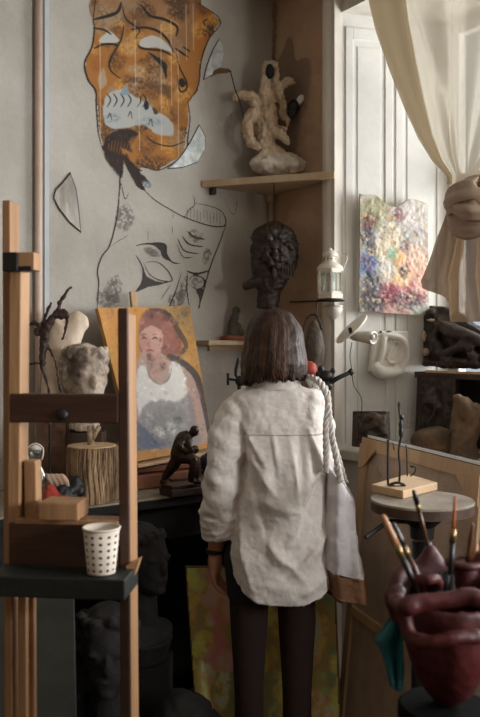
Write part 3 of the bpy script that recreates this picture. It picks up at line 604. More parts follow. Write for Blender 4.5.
tag(sculpt('round_stone', [ell(so+Z*.055, (.105, .07, .058)), ell(so+Z*.03, (.11, .075, .032))], M_tan, .006, 2, (('CLOUDS', .06, .012),)), 'rounded tan stone lying on the window sill below the dark panel', 'stone')
bo = fs_(468, 440, .12); bo.z = SILL
k_ = bo.y/800
def B(x, y, d_=0): return bo+Vector(((x-468)*k_, d_, (CZ-(y-HY)*k_)-bo.z))
tag(sculpt('tan_torso', [tube(smooth([Vector((B(466, 0).x, bo.y, SILL)), B(464, 440), B(470, 425), B(466, 410), B(462, 398)], 5), sm1([.055, .05, .045, .04, .022], 5), 16), ell(B(476, 418), (.04, .035, .06)), ell(B(458, 398), (.022, .02, .016)), tube([B(456, 404), B(456, 430)], [.014, .022], 10)], M_tan, .006, 2, (('CLOUDS', .04, .014),)), 'tan headless plaster torso on the window sill at the right edge', 'sculpture')
# relief tile at the left of the canvas
rt = lambda px, py, o=0: hit(px, py, W(.01+o, 0, 0), U)
t = thing('grey_relief_tile', 'grey brown square relief tile against the white post behind the stretcher', 'tile', rt(373, 440))
q = [rt(355, 411, .02), rt(391, 412, .02), rt(391, 437, .02), rt(355, 438, .02)]
M_gr = mat('grey_relief', (70, 60, 52), .6, (104, 92, 82), 24, .5, 60)
tile = prism([rt(356, 411), rt(390, 411), rt(391, 450), rt(355, 446)], U*.02)
obj('slab', tile, M_gr, t, bevel=.003)
pcs = [tube(smooth([rt(362, 433, .03), rt(366, 420, .035), rt(374, 416, .035), rt(382, 422, .035), (rt(384, 434, .03))], 4), .016, 10), tube([rt(366, 430, .035), rt(376, 424, .04), rt(386, 418, .03)], [.012, .018, .01], 10), ell(rt(374, 434, .03), (.03, .02, .012)), prism([rt(358, 414, .012), rt(388, 414, .012), rt(388, 440, .012), rt(358, 440, .012)], U*.014)]
sculpt('relief', pcs, M_gr, .005, 1, (('CLOUDS', .02, .010),), t)

# ------------------------------------------------------------------ curtain
def curtain_mat():
    m = bpy.data.materials.new('sheer_curtain'); m.use_nodes = True; N = m.node_tree.nodes; L = m.node_tree.links; N.clear()
    o = N.new('ShaderNodeOutputMaterial'); d = N.new('ShaderNodeBsdfDiffuse'); tl = N.new('ShaderNodeBsdfTranslucent'); tr = N.new('ShaderNodeBsdfTransparent')
    d.inputs[0].default_value = (*lin((178, 166, 146)), 1); tl.inputs[0].default_value = (*lin((182, 174, 158)), 1); tr.inputs[0].default_value = (1, .97, .92, 1)
    a = N.new('ShaderNodeMixShader'); a.inputs[0].default_value = .5; b = N.new('ShaderNodeMixShader'); b.inputs[0].default_value = .16
    L.new(d.outputs[0], a.inputs[1]); L.new(tl.outputs[0], a.inputs[2]); L.new(a.outputs[0], b.inputs[1]); L.new(tr.outputs[0], b.inputs[2]); L.new(b.outputs[0], o.inputs[0])
    w = N.new('ShaderNodeTexNoise'); w.inputs['Scale'].default_value = 25; bp = N.new('ShaderNodeBump'); bp.inputs['Strength'].default_value = .2; L.new(w.outputs['Fac'], bp.inputs['Height']); L.new(bp.outputs[0], d.inputs['Normal']); return m
CM = curtain_mat()
cn = lambda px, py, o=0: hit(px, py, W(.05+o, 0, 0), U)
knot = cn(466, 186, .03)
kv = (knot-C0).dot(V); kz = knot.z
t = thing('curtain', 'sheer cream curtain swept down from the window head and tied in a knot', 'curtain', Vector((knot.x, knot.y, kz)))
tl_ = cn(371, -2, 0); vL = (tl_-C0).dot(V); zT = 3.06
# swag: rows from the rod to the knot, leading edge follows the sagging hem
lead = [(371, -2), (380, 32), (395, 72), (410, 108), (425, 140), (440, 163), (455, 178)]
LV = [((cn(x, y)-C0).dot(V), cn(x, y).z) for x, y in lead]
slope = (LV[1][0]-LV[0][0])/(LV[0][1]-LV[1][1]); LV = [(LV[0][0]-slope*(zT-LV[0][1])*.6, zT)]+LV
zs_ = np.array([z for _, z in LV])[::-1]; vs2 = np.array([v for v, _ in LV])[::-1]
nr, nc = 60, 160; g, f = [], []
vR0 = kv+.42
for i in range(nr+1):
    z = zT+(kz+.015-zT)*i/nr; vl = float(np.interp(z, zs_, vs2)); tt = i/nr
    vr = kv+.03+(vR0-kv)*(1-tt**1.6)
    for j in range(nc+1):
        s_ = j/nc; v_ = vl+(vr-vl)*s_; amp = .028*(1-.55*tt)
        off = .05+.03*tt+amp*(math.sin(s_*26+2.2*tt)+.35*math.sin(s_*57+3*tt+1))*min(1, .25+s_*2.0)
        off += .03*math.exp(-((s_-.2-.25*tt)/.035)**2)*(1-tt*.5)
        g.append(W(off, v_, z))
for i in range(nr):
    for j in range(nc): a_ = i*(nc+1)+j; f.append((a_, a_+1, a_+nc+2, a_+nc+1))
swag = obj('swag', (g, f), CM, t, shade=True)
BMt = CM.copy(); BMt.name = 'curtain_band'
for n_ in BMt.node_tree.nodes:
    if n_.type in ('BSDF_DIFFUSE', 'BSDF_TRANSLUCENT'): n_.inputs[0].default_value = (*lin((176, 156, 122)), 1)
gb, fb = [], []; J1 = 30
for i in range(nr+1):
    for j in range(J1+1): gb.append(g[i*(nc+1)+j]+U*(.010+.004*math.sin(j*.4)))
for i in range(nr):
    for j in range(J1): a_ = i*(J1+1)+j; fb.append((a_, a_+1, a_+J1+2, a_+J1+1))
obj('folded_edge', (gb, fb), BMt, swag, shade=True)
# knot wraps
def band(pts, r, fl_, seed):
    pth = smooth(pts, 8); n = len(pth); v, f = [], []; seg = 26
    for i in range(n):
        tg = (pth[min(i+1, n-1)]-pth[max(i-1, 0)]).normalized(); a_ = tg.cross(U).normalized(); rr = r*(.8+.2*math.sin(i/n*PI))
        for k in range(seg):
            th = 2*PI*k/seg; q = 1+.12*math.sin(th*6+seed+i*.10)+.09*math.sin(th*11+i*.07+seed*2)
            v.append(pth[i]+(a_*math.cos(th)*rr*q+U*math.sin(th)*rr*fl_*q))
    for i in range(n-1):
        for k in range(seg): f.append((i*seg+k, i*seg+(k+1) % seg, (i+1)*seg+(k+1) % seg, (i+1)*seg+k))
    f.append(tuple(range(seg))); f.append(tuple((n-1)*seg+k for k in range(seg))); return v, f
KM = mat('knotted_curtain', (176, 154, 134), .75, (196, 176, 156), 10, .1, 60)
kb = MB()
kb.add(band([cn(500, 186, .02), cn(484, 190, .10), cn(468, 193, .11), cn(455, 199, .08), cn(450, 205, .02)], .050, .8, 1))
kb.add(band([cn(451, 194, .0), cn(458, 204, .08), cn(472, 210, .12), cn(490, 208, .08), cn(505, 200, 0)], .036, .8, 3))
kb.add(band([cn(452, 214, .02), cn(460, 224, .06), cn(474, 226, .07), cn(495, 218, .03)], .040, .8, 5))
obj('knot', kb, KM, t, shade=True)
# tail falling below the knot
g, f = [], []; nr, nc = 60, 70
L_ = [(452, 215), (449, 235), (444, 255), (438, 272), (434, 282), (437, 292), (448, 302), (452, 308)]
lv = [((cn(x, y)-C0).dot(V), cn(x, y).z) for x, y in L_]
zz_ = np.array([z for _, z in lv])[::-1]; vv2 = np.array([v for v, _ in lv])[::-1]; zb = cn(470, 322).z; z0_ = cn(460, 212).z
for i in range(nr+1):
    tt = i/nr; 
    for j in range(nc+1):
        s_ = j/nc; zbot = zb+(cn(436, 288).z-zb)*max(0, 1-s_*3.2)**.8; z = z0_+(zbot-z0_)*tt
        vl = float(np.interp(max(z, cn(436, 286).z), zz_, vv2)); vr = kv+.12+.14*tt; v_ = vl+(vr-vl)*s_
        off = .075+(.012+.020*min(1, tt*3))*(math.sin(s_*20+tt*1.5)+.5*math.sin(s_*43+1)); g.append(W(off, v_, z))
for i in range(nr):
    for j in range(nc): a_ = i*(nc+1)+j; f.append((a_, a_+1, a_+nc+2, a_+nc+1))
TM = CM.copy(); TM.name = 'curtain_tail'; 
for n_ in TM.node_tree.nodes:
    if n_.type == 'MIX_SHADER': n_.inputs[0].default_value = .45 if n_.inputs[0].default_value > .5 else .08
    if n_.type in ('BSDF_DIFFUSE', 'BSDF_TRANSLUCENT'): n_.inputs[0].default_value = (*lin((168, 144, 118)), 1)
obj('tail', (g, f), TM, t, shade=True)
rod = struct('trim_5', tube([W(.05, .62, zT+.03), W(.05, 2.8, zT+.03)], .012, 12), M_black)

# ------------------------------------------------------------------ work table
TZ, TV = .98, .50
vt = .50
t = thing('work_table', 'long dark work table with a stained pale top along the mural wall', 'table', W(1.4, .25, 0))
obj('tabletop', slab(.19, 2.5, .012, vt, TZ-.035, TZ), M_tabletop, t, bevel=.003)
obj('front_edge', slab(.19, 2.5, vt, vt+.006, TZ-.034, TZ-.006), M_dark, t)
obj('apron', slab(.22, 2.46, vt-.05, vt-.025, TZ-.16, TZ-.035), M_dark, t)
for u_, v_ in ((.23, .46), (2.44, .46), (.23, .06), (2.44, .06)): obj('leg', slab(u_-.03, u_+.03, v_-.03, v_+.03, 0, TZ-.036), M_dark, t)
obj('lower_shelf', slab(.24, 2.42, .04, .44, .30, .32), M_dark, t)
obj('under_table_shade', slab(.2, 2.46, .008, .016, .02, TZ-.04), M_dark, t)  # dark sheet added for the black shade beneath the table
# ------------------------------------------------------------------ portrait on its table easel
n0 = (V*1.0+Z*.28+U*-.18).normalized(); base_ = P(175, 452, 3.18)
hp = lambda x, y, o=0: hit(x, y, base_+n0*o, n0)
po = Paint(94, 303, 218, 468, .55, (188, 132, 58))
po.smudge(125, 350, 22, 60, (186, 128, 40), .9, 1, .2); po.smudge(170, 320, 26, 16, (172, 138, 88), .9, 2, .5); po.smudge(190, 350, 14, 40, (190, 150, 92), .9, 3, .4); po.smudge(180, 315, 22, 12, (120, 110, 90), .6, 4, .8); po.smudge(112, 315, 14, 10, (168, 112, 60), .7, 6, .5)
po.fill([(139, 330), (143, 315), (156, 309), (168, 314), (176, 328), (182, 342), (180, 352), (172, 358), (160, 354), (150, 350), (142, 352)], (132, 84, 70), 1, 2.5)
po.smudge(168, 332, 8, 16, (160, 104, 88), .9, 7, .5); po.smudge(150, 316, 10, 6, (124, 78, 66), .9, 8, .5)
po.stroke([(150, 309), (166, 313), (178, 330), (186, 346), (178, 357)], 5, (62, 50, 50), .8)
po.fill([(143, 352), (152, 356), (160, 352), (170, 360), (186, 366), (198, 384), (206, 415), (210, 440), (190, 446), (150, 450), (139, 440), (134, 400), (136, 366)], (176, 148, 134), 1, 2)
po.stroke([(170, 357), (184, 364), (196, 376), (203, 398), (209, 425), (211, 442)], 6.5, (50, 46, 52), .92, taper=False)
po.fill([(140, 334), (141, 346), (147, 357), (153, 360), (160, 354), (163, 342), (161, 330), (150, 326)], (190, 146, 132), 1, 2)
po.smudge(146, 344, 5, 8, (172, 112, 104), .7, 9, .5); po.smudge(156, 336, 5, 4, (204, 160, 146), .8, 10, .5)
for x in (144, 155): po.stroke([(x-2.5, 339), (x, 337.5), (x+2.5, 339)], 1.8, (70, 44, 44), .9); po.stroke([(x-3, 335.5), (x, 334), (x+3, 335)], 1, (110, 64, 56), .7)
po.stroke([(149.5, 339), (148, 345), (150.5, 346.5)], 1, (140, 84, 78), .8); po.stroke([(146.5, 351), (150, 350), (153.5, 351)], 2, (146, 56, 58), .9)
po.smudge(155, 366, 9, 12, (170, 130, 116), .9, 11, .4); po.smudge(150, 362, 4, 8, (126, 92, 84), .6, 12, .5)
po.fill([(138, 368), (145, 366), (150, 378), (158, 384), (168, 380), (172, 362), (181, 366), (186, 384), (188, 404), (186, 430), (150, 436), (140, 420), (136, 392)], (212, 208, 202), 1, 1.6)
po.stroke([(147, 368), (151, 378), (160, 384), (169, 378), (172, 364)], 1.6, (110, 106, 108), .7)
po.smudge(160, 395, 18, 12, (226, 224, 218), .8, 13, .4); po.smudge(168, 416, 20, 12, (150, 144, 140), .95, 14, .3); po.smudge(150, 425, 14, 14, (132, 132, 138), .9, 15, .3)
po.smudge(178, 432, 20, 12, (164, 166, 170), .9, 16, .35); po.smudge(150, 440, 9, 8, (60, 82, 116), .9, 17, .4); po.smudge(158, 444, 8, 6, (50, 70, 110), .8, 18, .5); po.smudge(140, 446, 8, 6, (170, 160, 156), .9, 20, .5)
po.smudge(195, 405, 6, 22, (184, 150, 138), .8, 19, .3); po.smudge(180, 425, 6, 4, (206, 206, 200), .8, 21, .8); po.smudge(192, 440, 12, 8, (140, 136, 134), .8, 22, .4); po.smudge(170, 440, 8, 6, (206, 208, 206), .7, 23, .6)
po.fill([(142, 408), (160, 400), (178, 402), (190, 394), (196, 420), (198, 446), (150, 448), (138, 442)], (128, 124, 124), .75, 3, nz=.4, nscale=.25)
po.fill([(134, 420), (142, 425), (152, 436), (160, 446), (146, 450), (136, 448)], (74, 88, 116), .7, 2, nz=.5, nscale=.3)
for x, y, w_, c_ in ((160, 432, 7, (206, 206, 202)), (172, 428, 9, (190, 192, 190)), (182, 436, 6, (214, 214, 208)), (166, 442, 6, (96, 104, 118)), (178, 420, 5, (92, 92, 98)), (150, 415, 6, (176, 172, 168)), (156, 376, 5, (196, 150, 130)), (163, 366, 5, (120, 86, 76)), (160, 340, 3, (128, 86, 78)), (150, 357, 5, (112, 76, 66)), (172, 322, 5, (178, 112, 88)), (150, 314, 6, (92, 62, 58)), (176, 344, 5, (168, 92, 74)), (166, 318, 5, (96, 60, 56)), (142, 322, 4, (170, 112, 92)), (196, 318, 6, (128, 116, 92)), (190, 330, 7, (150, 122, 82)), (186, 312, 7, (112, 98, 76)), (120, 330, 8, (150, 96, 40)), (110, 312, 6, (146, 100, 60)), (197, 345, 6, (196, 152, 84)), (204, 380, 5, (170, 124, 70))):
    po.smudge(x, y, w_, w_*.7, c_, 1.0, int(x+y) % 30, .5, x*.3)
po.c = np.clip(po.c*1.06, 0, 250)
for i in range(520):
    x, y = rng.uniform(97, 212), rng.uniform(306, 455); k = rng.uniform(-26, 26)+rng.uniform(-8, 8, 3)
    iy, ix = int((y-303)/.55), int((x-94)/.55); po.smudge(x, y, rng.uniform(1.5, 4), rng.uniform(1, 2), np.clip(po.c[iy, ix]+k, 0, 255), .9, i % 30, .35, rng.uniform(0, 3))
qd = [(97.5, 308), (190, 306), (213.5, 447), (136, 462)]
t = thing('portrait_painting', 'oil portrait of a red-haired person in a white tank top on ochre', 'painting', hp(175, 455))
hg = (vnoise(po.X*.5, po.Y*.5, 5, 4)-.5)*.0010
po.mesh('canvas_front', attrmat('portrait_paint', .6, .05, 120), (base_, n0), t, amin=.01, region=po.inside(qd), height=hg, nrm=n0)
obj('stretcher', prism([hp(x, y, -.004) for x, y in qd], -n0*.018), mat('canvas_edge', (178, 128, 66), .7, (196, 160, 110), 20), t)
t = thing('table_easel', 'wooden box easel holding up the red-haired portrait', 'easel', hp(175, 480))
obj('mast', beam(hp(133, 292, -.05), hp(150, 470, -.05), .034, .016, up=n0), M_pine, t, bevel=.003)
obj('ledge', beam(hp(134, 466, .0), hp(216, 450.5, .0), .05, .012, up=(0, 0, 1)), M_pine, t, bevel=.002)
c1 = P(172, 478, 3.12)
bx = W((c1-C0).dot(U), .27, 0); ub_ = (c1-C0).dot(U)
obj('box', slab(ub_-.22, ub_+.26, .13, .33, TZ+.003, TZ+.055), mat('red_brown_wood', (112, 66, 44), .5, (146, 92, 62), 10, .1, 50, stretch=(1, 1, .2)), t, bevel=.003)
obj('box_lid', slab(ub_-.20, ub_+.24, .11, .30, TZ+.060, TZ+.082), MATS['red_brown_wood'], t, bevel=.003)
obj('handle', tube(smooth([W(ub_+.02, .335, TZ+.03), W(ub_+.02, .36, TZ+.03), W(ub_-.07, .36, TZ+.03), W(ub_-.07, .335, TZ+.03)], 4), .005, 8), M_black, t)
# ------------------------------------------------------------------ bronze crouching figure
bd = 2.93
def G_(x, y, o=0): return P(120+x/4.36, 420+y/4.36, bd+o)
t = thing('bronze_statuette', 'small dark bronze figure leaning forward on a rectangular base at the table edge', 'statuette', G_(270, 300))
bb = G_(270, 305); 
obj('base', MB().add(box(Vector((bb.x, bb.y+.02, TZ+.014)), V.cross(Z)*.145*-1, V*.09, Z*.026)).add(box(Vector((bb.x, bb.y+.02, TZ+.033)), V.cross(Z)*.135, V*.08, Z*.014)), M_bronze, t, bevel=.002)
def T_(l, r, o): return tube(smooth([G_(x, y, o[i] if hasattr(o, '__len__') else o) for i, (x, y) in enumerate(l)], 5), sm1(r, 5), 12)
sculpt('figure', [T_([(252, 155), (262, 120), (280, 85), (306, 68)], [.030, .030, .032, .022], 0), ell(G_(324, 48), (.017, .016, .021)), T_([(300, 75), (312, 62), (320, 52)], [.014, .011, .010], 0),
    T_([(255, 155), (235, 195), (205, 235), (192, 262), (184, 270), (200, 272)], [.026, .022, .016, .012, .010, .009], [0, .01, .02, .02, .02, .01]),
    T_([(262, 160), (295, 165), (322, 178), (318, 215), (308, 258), (325, 264)], [.026, .024, .018, .016, .011, .009], [0, -.02, -.03, -.03, -.02, -.02]),
    T_([(298, 85), (302, 115), (310, 135), (328, 122)], [.014, .012, .010, .010], [-.02, -.035, -.03, -.02]), T_([(285, 90), (262, 110), (285, 135), (322, 132)], [.014, .013, .010, .009], [-.02, -.04, -.04, -.02]),
    ell(G_(328, 128, -.01), (.014, .013, .016)), ell(G_(255, 158), (.03, .026, .024)), T_([(338, 180), (340, 264)], [.012, .014], 0), ell(G_(340, 268), (.02, .02, .01))], M_bronze, .0032, 1, (('CLOUDS', .012, .004),), t)
t = tag(sculpt('blue_black_jar_pile', [ell(G_(378, 190, .12), (.03, .03, .04)), ell(G_(372, 215, .14), (.034, .03, .03)), ell(G_(380, 165, .12), (.016, .016, .02))], mat('dark_blue_glaze', (22, 26, 38), .25, (40, 46, 60), 30), .005, 1, (('CLOUDS', .03, .01),)), 'dark glazed lumpy jar on the table beside the statuette', 'jar')
t['category'] = 'jar'; t.name = 'glazed_jar'; t.location.z = 0
# stand and clamp at her left
t = thing('screw_clamp', 'black metal screw clamp on a stand behind her left shoulder', 'clamp', P(238, 400, 2.98))
obj('stem', MB().add(tube(smooth([P(239, 358, 2.98), P(236, 372, 2.98), P(239, 385, 2.98), P(241, 420, 2.98)], 4), .007, 8)).add(tube([P(241, 420, 2.98), Vector((P(241, 420, 2.98).x, 2.98, .96))], .007, 8)), M_black, t, shade=True)
obj('screw', MB().add(tube([P(228, 379, 2.96), P(244, 381, 2.96)], .005, 8)).add(tube([P(228, 373, 2.96), P(228, 385, 2.96)], .005, 8)).add(ell(P(240, 381, 2.96), (.018, .014, .02))), M_black, t)
obj('pin', tube([P(245, 382, 2.96), P(242, 396, 2.96)], .003, 6), M_tin, t)
obj('foot', lathe(Vector((P(241, 420, 2.98).x, 2.98, .95)), [(.04, 0), (.04, .03)], 16), M_black, t)

# ------------------------------------------------------------------ stone head, log, branch sculpture on the table
hdp = 2.94
def Hh(x, y, o=0): return P(x/4, 270+y/4, hdp+o)       # zoom frame of the left column
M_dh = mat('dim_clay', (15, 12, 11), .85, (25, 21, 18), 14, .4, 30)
def bust(name, c, s, yaw, label, m=None, disp=.008, curls=40, neck=False):
    R_ = Matrix.Rotation(yaw, 3, 'Z'); q = lambda x, y, z: c+R_ @ Vector((x*s, y*s, z*s)); e = lambda p_, r_: ell(q(*p_), tuple(a_*s for a_ in r_), R_)
    ps = [e((0, 0, .30), (.078, .095, .115)), e((0, -.03, .25), (.058, .07, .075)), e((0, -.098, .285), (.013, .02, .028)), e((.03, -.078, .315), (.026, .014, .010)), e((-.03, -.078, .315), (.026, .014, .010)), e((0, -.088, .243), (.025, .014, .008)), e((0, -.078, .205), (.024, .022, .018)),
          e((.076, .01, .285), (.010, .02, .03)), e((-.076, .01, .285), (.010, .02, .03)), tube([q(0, .015, .02), q(0, .01, .22)], [.062*s, .052*s], 16), e((0, .02, .03), (.14, .09, .05)), tube([q(0, .02, -.06), q(0, .02, .02)], [.09*s, .12*s], 18), e((0, .03, .36), (.082, .085, .07))]
    if neck: ps = ps[:9]+[tube([q(0, .02, .10), q(0, .01, .22)], [.06*s, .055*s], 16), ps[12]]
    for k in range(curls):
        a_ = rng.uniform(-PI, PI); ps.append(ell(q(.080*math.sin(a_), .02+.085*math.cos(a_)*.9, rng.uniform(.30 if math.cos(a_) > -.3 else .36, .40)), .018*s, n=8, m=5))
    t = thing(name, label, 'sculpture', q(0, 0, .10 if neck else -.06)); sculpt('head', ps, m or M_dh, .0055, 1, (('CLOUDS', .03, disp),), t); return t
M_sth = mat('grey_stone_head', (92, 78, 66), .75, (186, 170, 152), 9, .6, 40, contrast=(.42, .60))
hc3 = Vector((P(85, 0, hdp).x, hdp, P(0, 346, hdp).z-.405))
bust('stone_head', hc3+Vector((0, .015, 0)), .97, math.radians(28), 'rough grey carved head with tousled hair behind the easel crossbar', M_sth, .012, 90, True)
t = thing('head_plinth', 'dark brown block under the carved grey head', 'plinth', Vector((hc3.x, hdp+.02, TZ)))
obj('block', box(Vector((hc3.x, hdp+.035, (TZ+hc3.z+.09)/2)), (.13, .0, 0), (0, .10, 0), Z*(hc3.z+.09-TZ-.006)), mat('dark_brown_block', (52, 38, 30), .7, (76, 58, 46), 10), t, bevel=.003)
lg = P(92, 498, 2.84); lg.z = TZ+.001; lt = CZ-(446-HY)/F*2.84
t = thing('tree_log', 'upright cut log with ridged bark standing on the table', 'log', lg)
def log_mesh(c, r, h):
    v, f = [], []; S_, Rn = 180, 46; ph = rng.uniform(0, 6, 12)
    for i in range(Rn+1):
        z = h*i/Rn
        for k in range(S_):
            a_ = 2*PI*k/S_; q = abs(math.sin(a_*17+ph[0]+math.sin(z*22+ph[1])*.9+math.sin(a_*3)*1.3))**.6*.0075+abs(math.sin(a_*31+math.sin(z*41+a_*2)*1.2))**.7*.004+.006*math.sin(a_*3+ph[2])
            rr = r*(1+.04*math.cos(a_-.7)-.02*z/h)+q-.006; v.append(c+Vector((rr*math.cos(a_), rr*math.sin(a_), z)))
    for i in range(Rn):
        for k in range(S_): f.append((i*S_+k, i*S_+(k+1) % S_, (i+1)*S_+(k+1) % S_, (i+1)*S_+k))
    f.append(tuple(reversed(range(S_)))); return v, f
obj('bark', log_mesh(lg, .088, lt-TZ), mat('bark', (92, 70, 50), .85, (180, 150, 116), 26, .7, 60, stretch=(1, 1, .18), contrast=(.4, .6)), t)
obj('cut_face', lathe(Vector((lg.x, lg.y, lt-.004)), [(.082, 0), (.086, .005), (.084, .008), (.02, .009)], 60), mat('cut_wood', (176, 142, 104), .7, (206, 174, 136), 30, .2), t)
kx = lambda x, y, o=0: P(x/3.2, 400+y/3.2, 2.84+o)
t = thing('forked_twig', 'short forked pale twig stub standing on the log top', 'twig', kx(292, 145))
obj('stub', MB().add(tube([kx(292, 148), kx(290, 120), kx(287, 82)], [.014, .012, .010], 10)).add(tube([kx(293, 130), kx(305, 105), kx(318, 84)], [.010, .009, .008], 10)).add(tube([kx(293, 120), kx(300, 95), (kx(298, 80))], [.007, .006, .005], 8)), mat('twig_bark', (130, 108, 84), .8, (186, 164, 136), 40, .4), t, shade=True)
# branch sculpture
bdp = 2.75
t = thing('branch_sculpture', 'dark twisted branch sculpture with red bindings on a tall stem', 'sculpture', Vector((Hh(190, 480).x*bdp/hdp, bdp, TZ)))
def Hb(x, y, o=0): return P(x/4, 270+y/4, bdp+o)
def tb(l, r, o=0): return tube(smooth([Hb(x, y, o) for x, y in l], 5), sm1(r, 5), 9)
gx = Hb(196, 485)
sculpt('branch', [tb([(284, 66), (262, 95), (240, 130), (232, 160), (205, 200), (185, 240), (175, 290), (170, 350), (172, 400), (185, 440), (196, 485)], [0.0043, 0.0058, 0.0072, 0.0086, 0.0144, 0.0158, 0.0144, 0.0122, 0.0072, 0.0043, 0.0043]),
    tb([(282, 66), (285, 74)], [0.0065, 0.0043]), tb([(206, 130), (190, 165), (175, 200), (165, 240), (160, 262)], [0.0036, 0.0050, 0.0050, 0.0072, 0.0086]),
    tb([(235, 165), (265, 170), (268, 200), (262, 240), (250, 280)], [0.0094, 0.0079, 0.0065, 0.0043, 0.0036]), tb([(225, 180), (250, 185), (262, 178)], [0.0130, 0.0115, 0.0094]),
    tb([(160, 225), (140, 212), (120, 218), (98, 226)], [0.0072, 0.0086, 0.0043, 0.0035]), tb([(160, 240), (140, 245), (150, 262), (140, 235)], [0.0072, 0.0065, 0.0065, 0.0050]),
    tb([(190, 300), (215, 345), (225, 380), (232, 425), (240, 470), (250, 490)], [0.0058, 0.0050, 0.0043, 0.0043, 0.0043, 0.0043]), tb([(180, 380), (145, 372), (112, 378), (110, 368)], [0.0043, 0.0036, 0.0043, 0.0035]),
    tb([(196, 485), (197, 560), (200, 620)], [0.0043, 0.0072, 0.0072])], mat('dark_branch', (38, 24, 20), .6, (72, 46, 38), 30, .5, 60), .003, 0, (('CLOUDS', .015, .012),), t)
obj('stand', MB().add(tube([Hb(199, 560), Vector((Hb(199, 560).x, bdp, TZ+.01))], .004, 10)).add(lathe(Vector((Hb(199, 560).x, bdp, TZ+.001)), [(.05, 0), (.048, .012), (.02, .018)], 20)), M_dark, t, shade=False)
# white plaster cast behind the branch
wdp = 3.02
def Hw(x, y, o=0): return P(x/4, 270+y/4, wdp+o)
wb = Hw(250, 620); wb.z = TZ
t = tag(sculpt('white_plaster_cast', [tube(smooth([Vector((Hw(235, 0).x, wdp, TZ)), Hw(232, 480), Hw(238, 380), Hw(245, 280), Hw(255, 215)], 5), sm1([.07, .062, .056, .056, .05], 5), 18), tube(smooth([Hw(255, 330), Hw(285, 250), Hw(305, 200), Hw(318, 170)], 5), sm1([.05, .05, .036, .016], 5), 14), ell(Hw(240, 195), (.04, .04, .035)), ell(Hw(335, 210), (.02, .025, .03))], mat('warm_plaster', (206, 184, 160), .7, (222, 206, 186), 10, .2, 30), .007, 4, (('CLOUDS', .06, .012),)), 'tall white plaster cast behind the dark branch sculpture', 'sculpture')
# dark canvas leaning behind log, jar, plaster hand, red cloth
def tl(x, y, v_): return hit(x/3.2, 400+y/3.2, W(0, v_, 0), V)
q = [P(36, 424, 2.95), P(66, 424, 2.95), P(66, 480, 2.91), P(36, 480, 2.91)]
for p_ in q[2:]: p_.z = TZ+.002
q[0].z = q[1].z = TZ+.285
t = thing('brown_canvas', 'dark brown painted canvas leaning upright behind the log and the bottle', 'painting', (q[2]+q[3])/2)
obj('canvas', prism(q, Vector((0, .014, 0))), mat('brown_paint', (66, 44, 32), .6, (112, 78, 56), 9, .4, 30), t)
def jd(x, y, o=0): return P(x/3.2, 400+y/3.2, 2.62+o)
jb = jd(115, 300); jb.z = TZ+.001
t = thing('glass_bottle', 'clear glass swing-top bottle behind the left easel post', 'bottle', jb)
obj('body', lathe(jb, [(.036, 0), (.040, .01), (.040, .10), (.036, .13), (.020, .155), (.018, .19), (.021, .195), (.021, .205)], 26), glassmat('bottle_glass', (.80, .86, .84), .72), t, shade=True)
obj('wire_bail', MB().add(tube(smooth([jb+Vector((-.022, -.01, .175)), jb+Vector((-.026, -.01, .21)), jb+Vector((0, -.01, .228)), jb+Vector((.026, -.01, .21)), jb+Vector((.022, -.01, .175))], 4), .003, 6)), M_tin, t, shade=True)
obj('stopper', lathe(jb+Z*.206, [(.019, 0), (.02, .008), (.012, .018)], 16), M_plaster, t, shade=True)
t = thing('plaster_hand', 'pale cupped hand cast resting on the table beside the bottle', 'sculpture', tl(165, 260, .4))
hb = P(53, 482, 2.72); hb.z = TZ+.075
pcs = [ell(hb, (.034, .03, .028)), tube([hb+Vector((.0, .02, -.02)), hb+Vector((-.01, .05, -.073))], [.03, .032], 12)]
for k in range(4):
    b_ = hb+Vector((.022-.017*k, -.012, .014)); pcs.append(tube(smooth([b_, b_+Vector((.016, -.03, .022)), b_+Vector((.034, -.036, .004)), b_+Vector((.036, -.026, -.02))], 4), sm1([.011, .010, .009, .007], 4), 10))
pcs.append(tube(smooth([hb+Vector((-.03, -.0, .0)), hb+Vector((-.03, -.035, -.012)), hb+Vector((-.008, -.05, -.02))], 4), sm1([.013, .010, .008], 4), 10))
sculpt('hand', pcs, mat('pinkish_plaster', (176, 146, 122), .7, (200, 172, 150), 14), .003, 2, (), t)
rb = P(47, 496, 2.64); rb.z = TZ
tag(sculpt('red_cloth', [ell(rb+Z*.045, (.04, .03, .045)), ell(rb+Vector((.05, .0, .028)), (.035, .035, .026)), ell(rb+Vector((-.03, .02, .05)), (.03, .03, .03))], mat('red_fabric', (150, 44, 30), .8, (178, 66, 44), 14, .3), .005, 1, (('CLOUDS', .03, .02),)), 'crumpled red cloth lying on the table beneath the hand cast', 'cloth')
db = P(63, 492, 2.68); db.z = TZ
tag(sculpt('black_cloth', [ell(db+Z*.04, (.045, .04, .045)), ell(db+Vector((.035, .03, .06)), (.03, .03, .05)), ell(db+Vector((-.03, -.01, .02)), (.03, .03, .022))], M_black, .005, 1, (('CLOUDS', .03, .02),)), 'black crumpled cloth on the table next to the log', 'cloth')

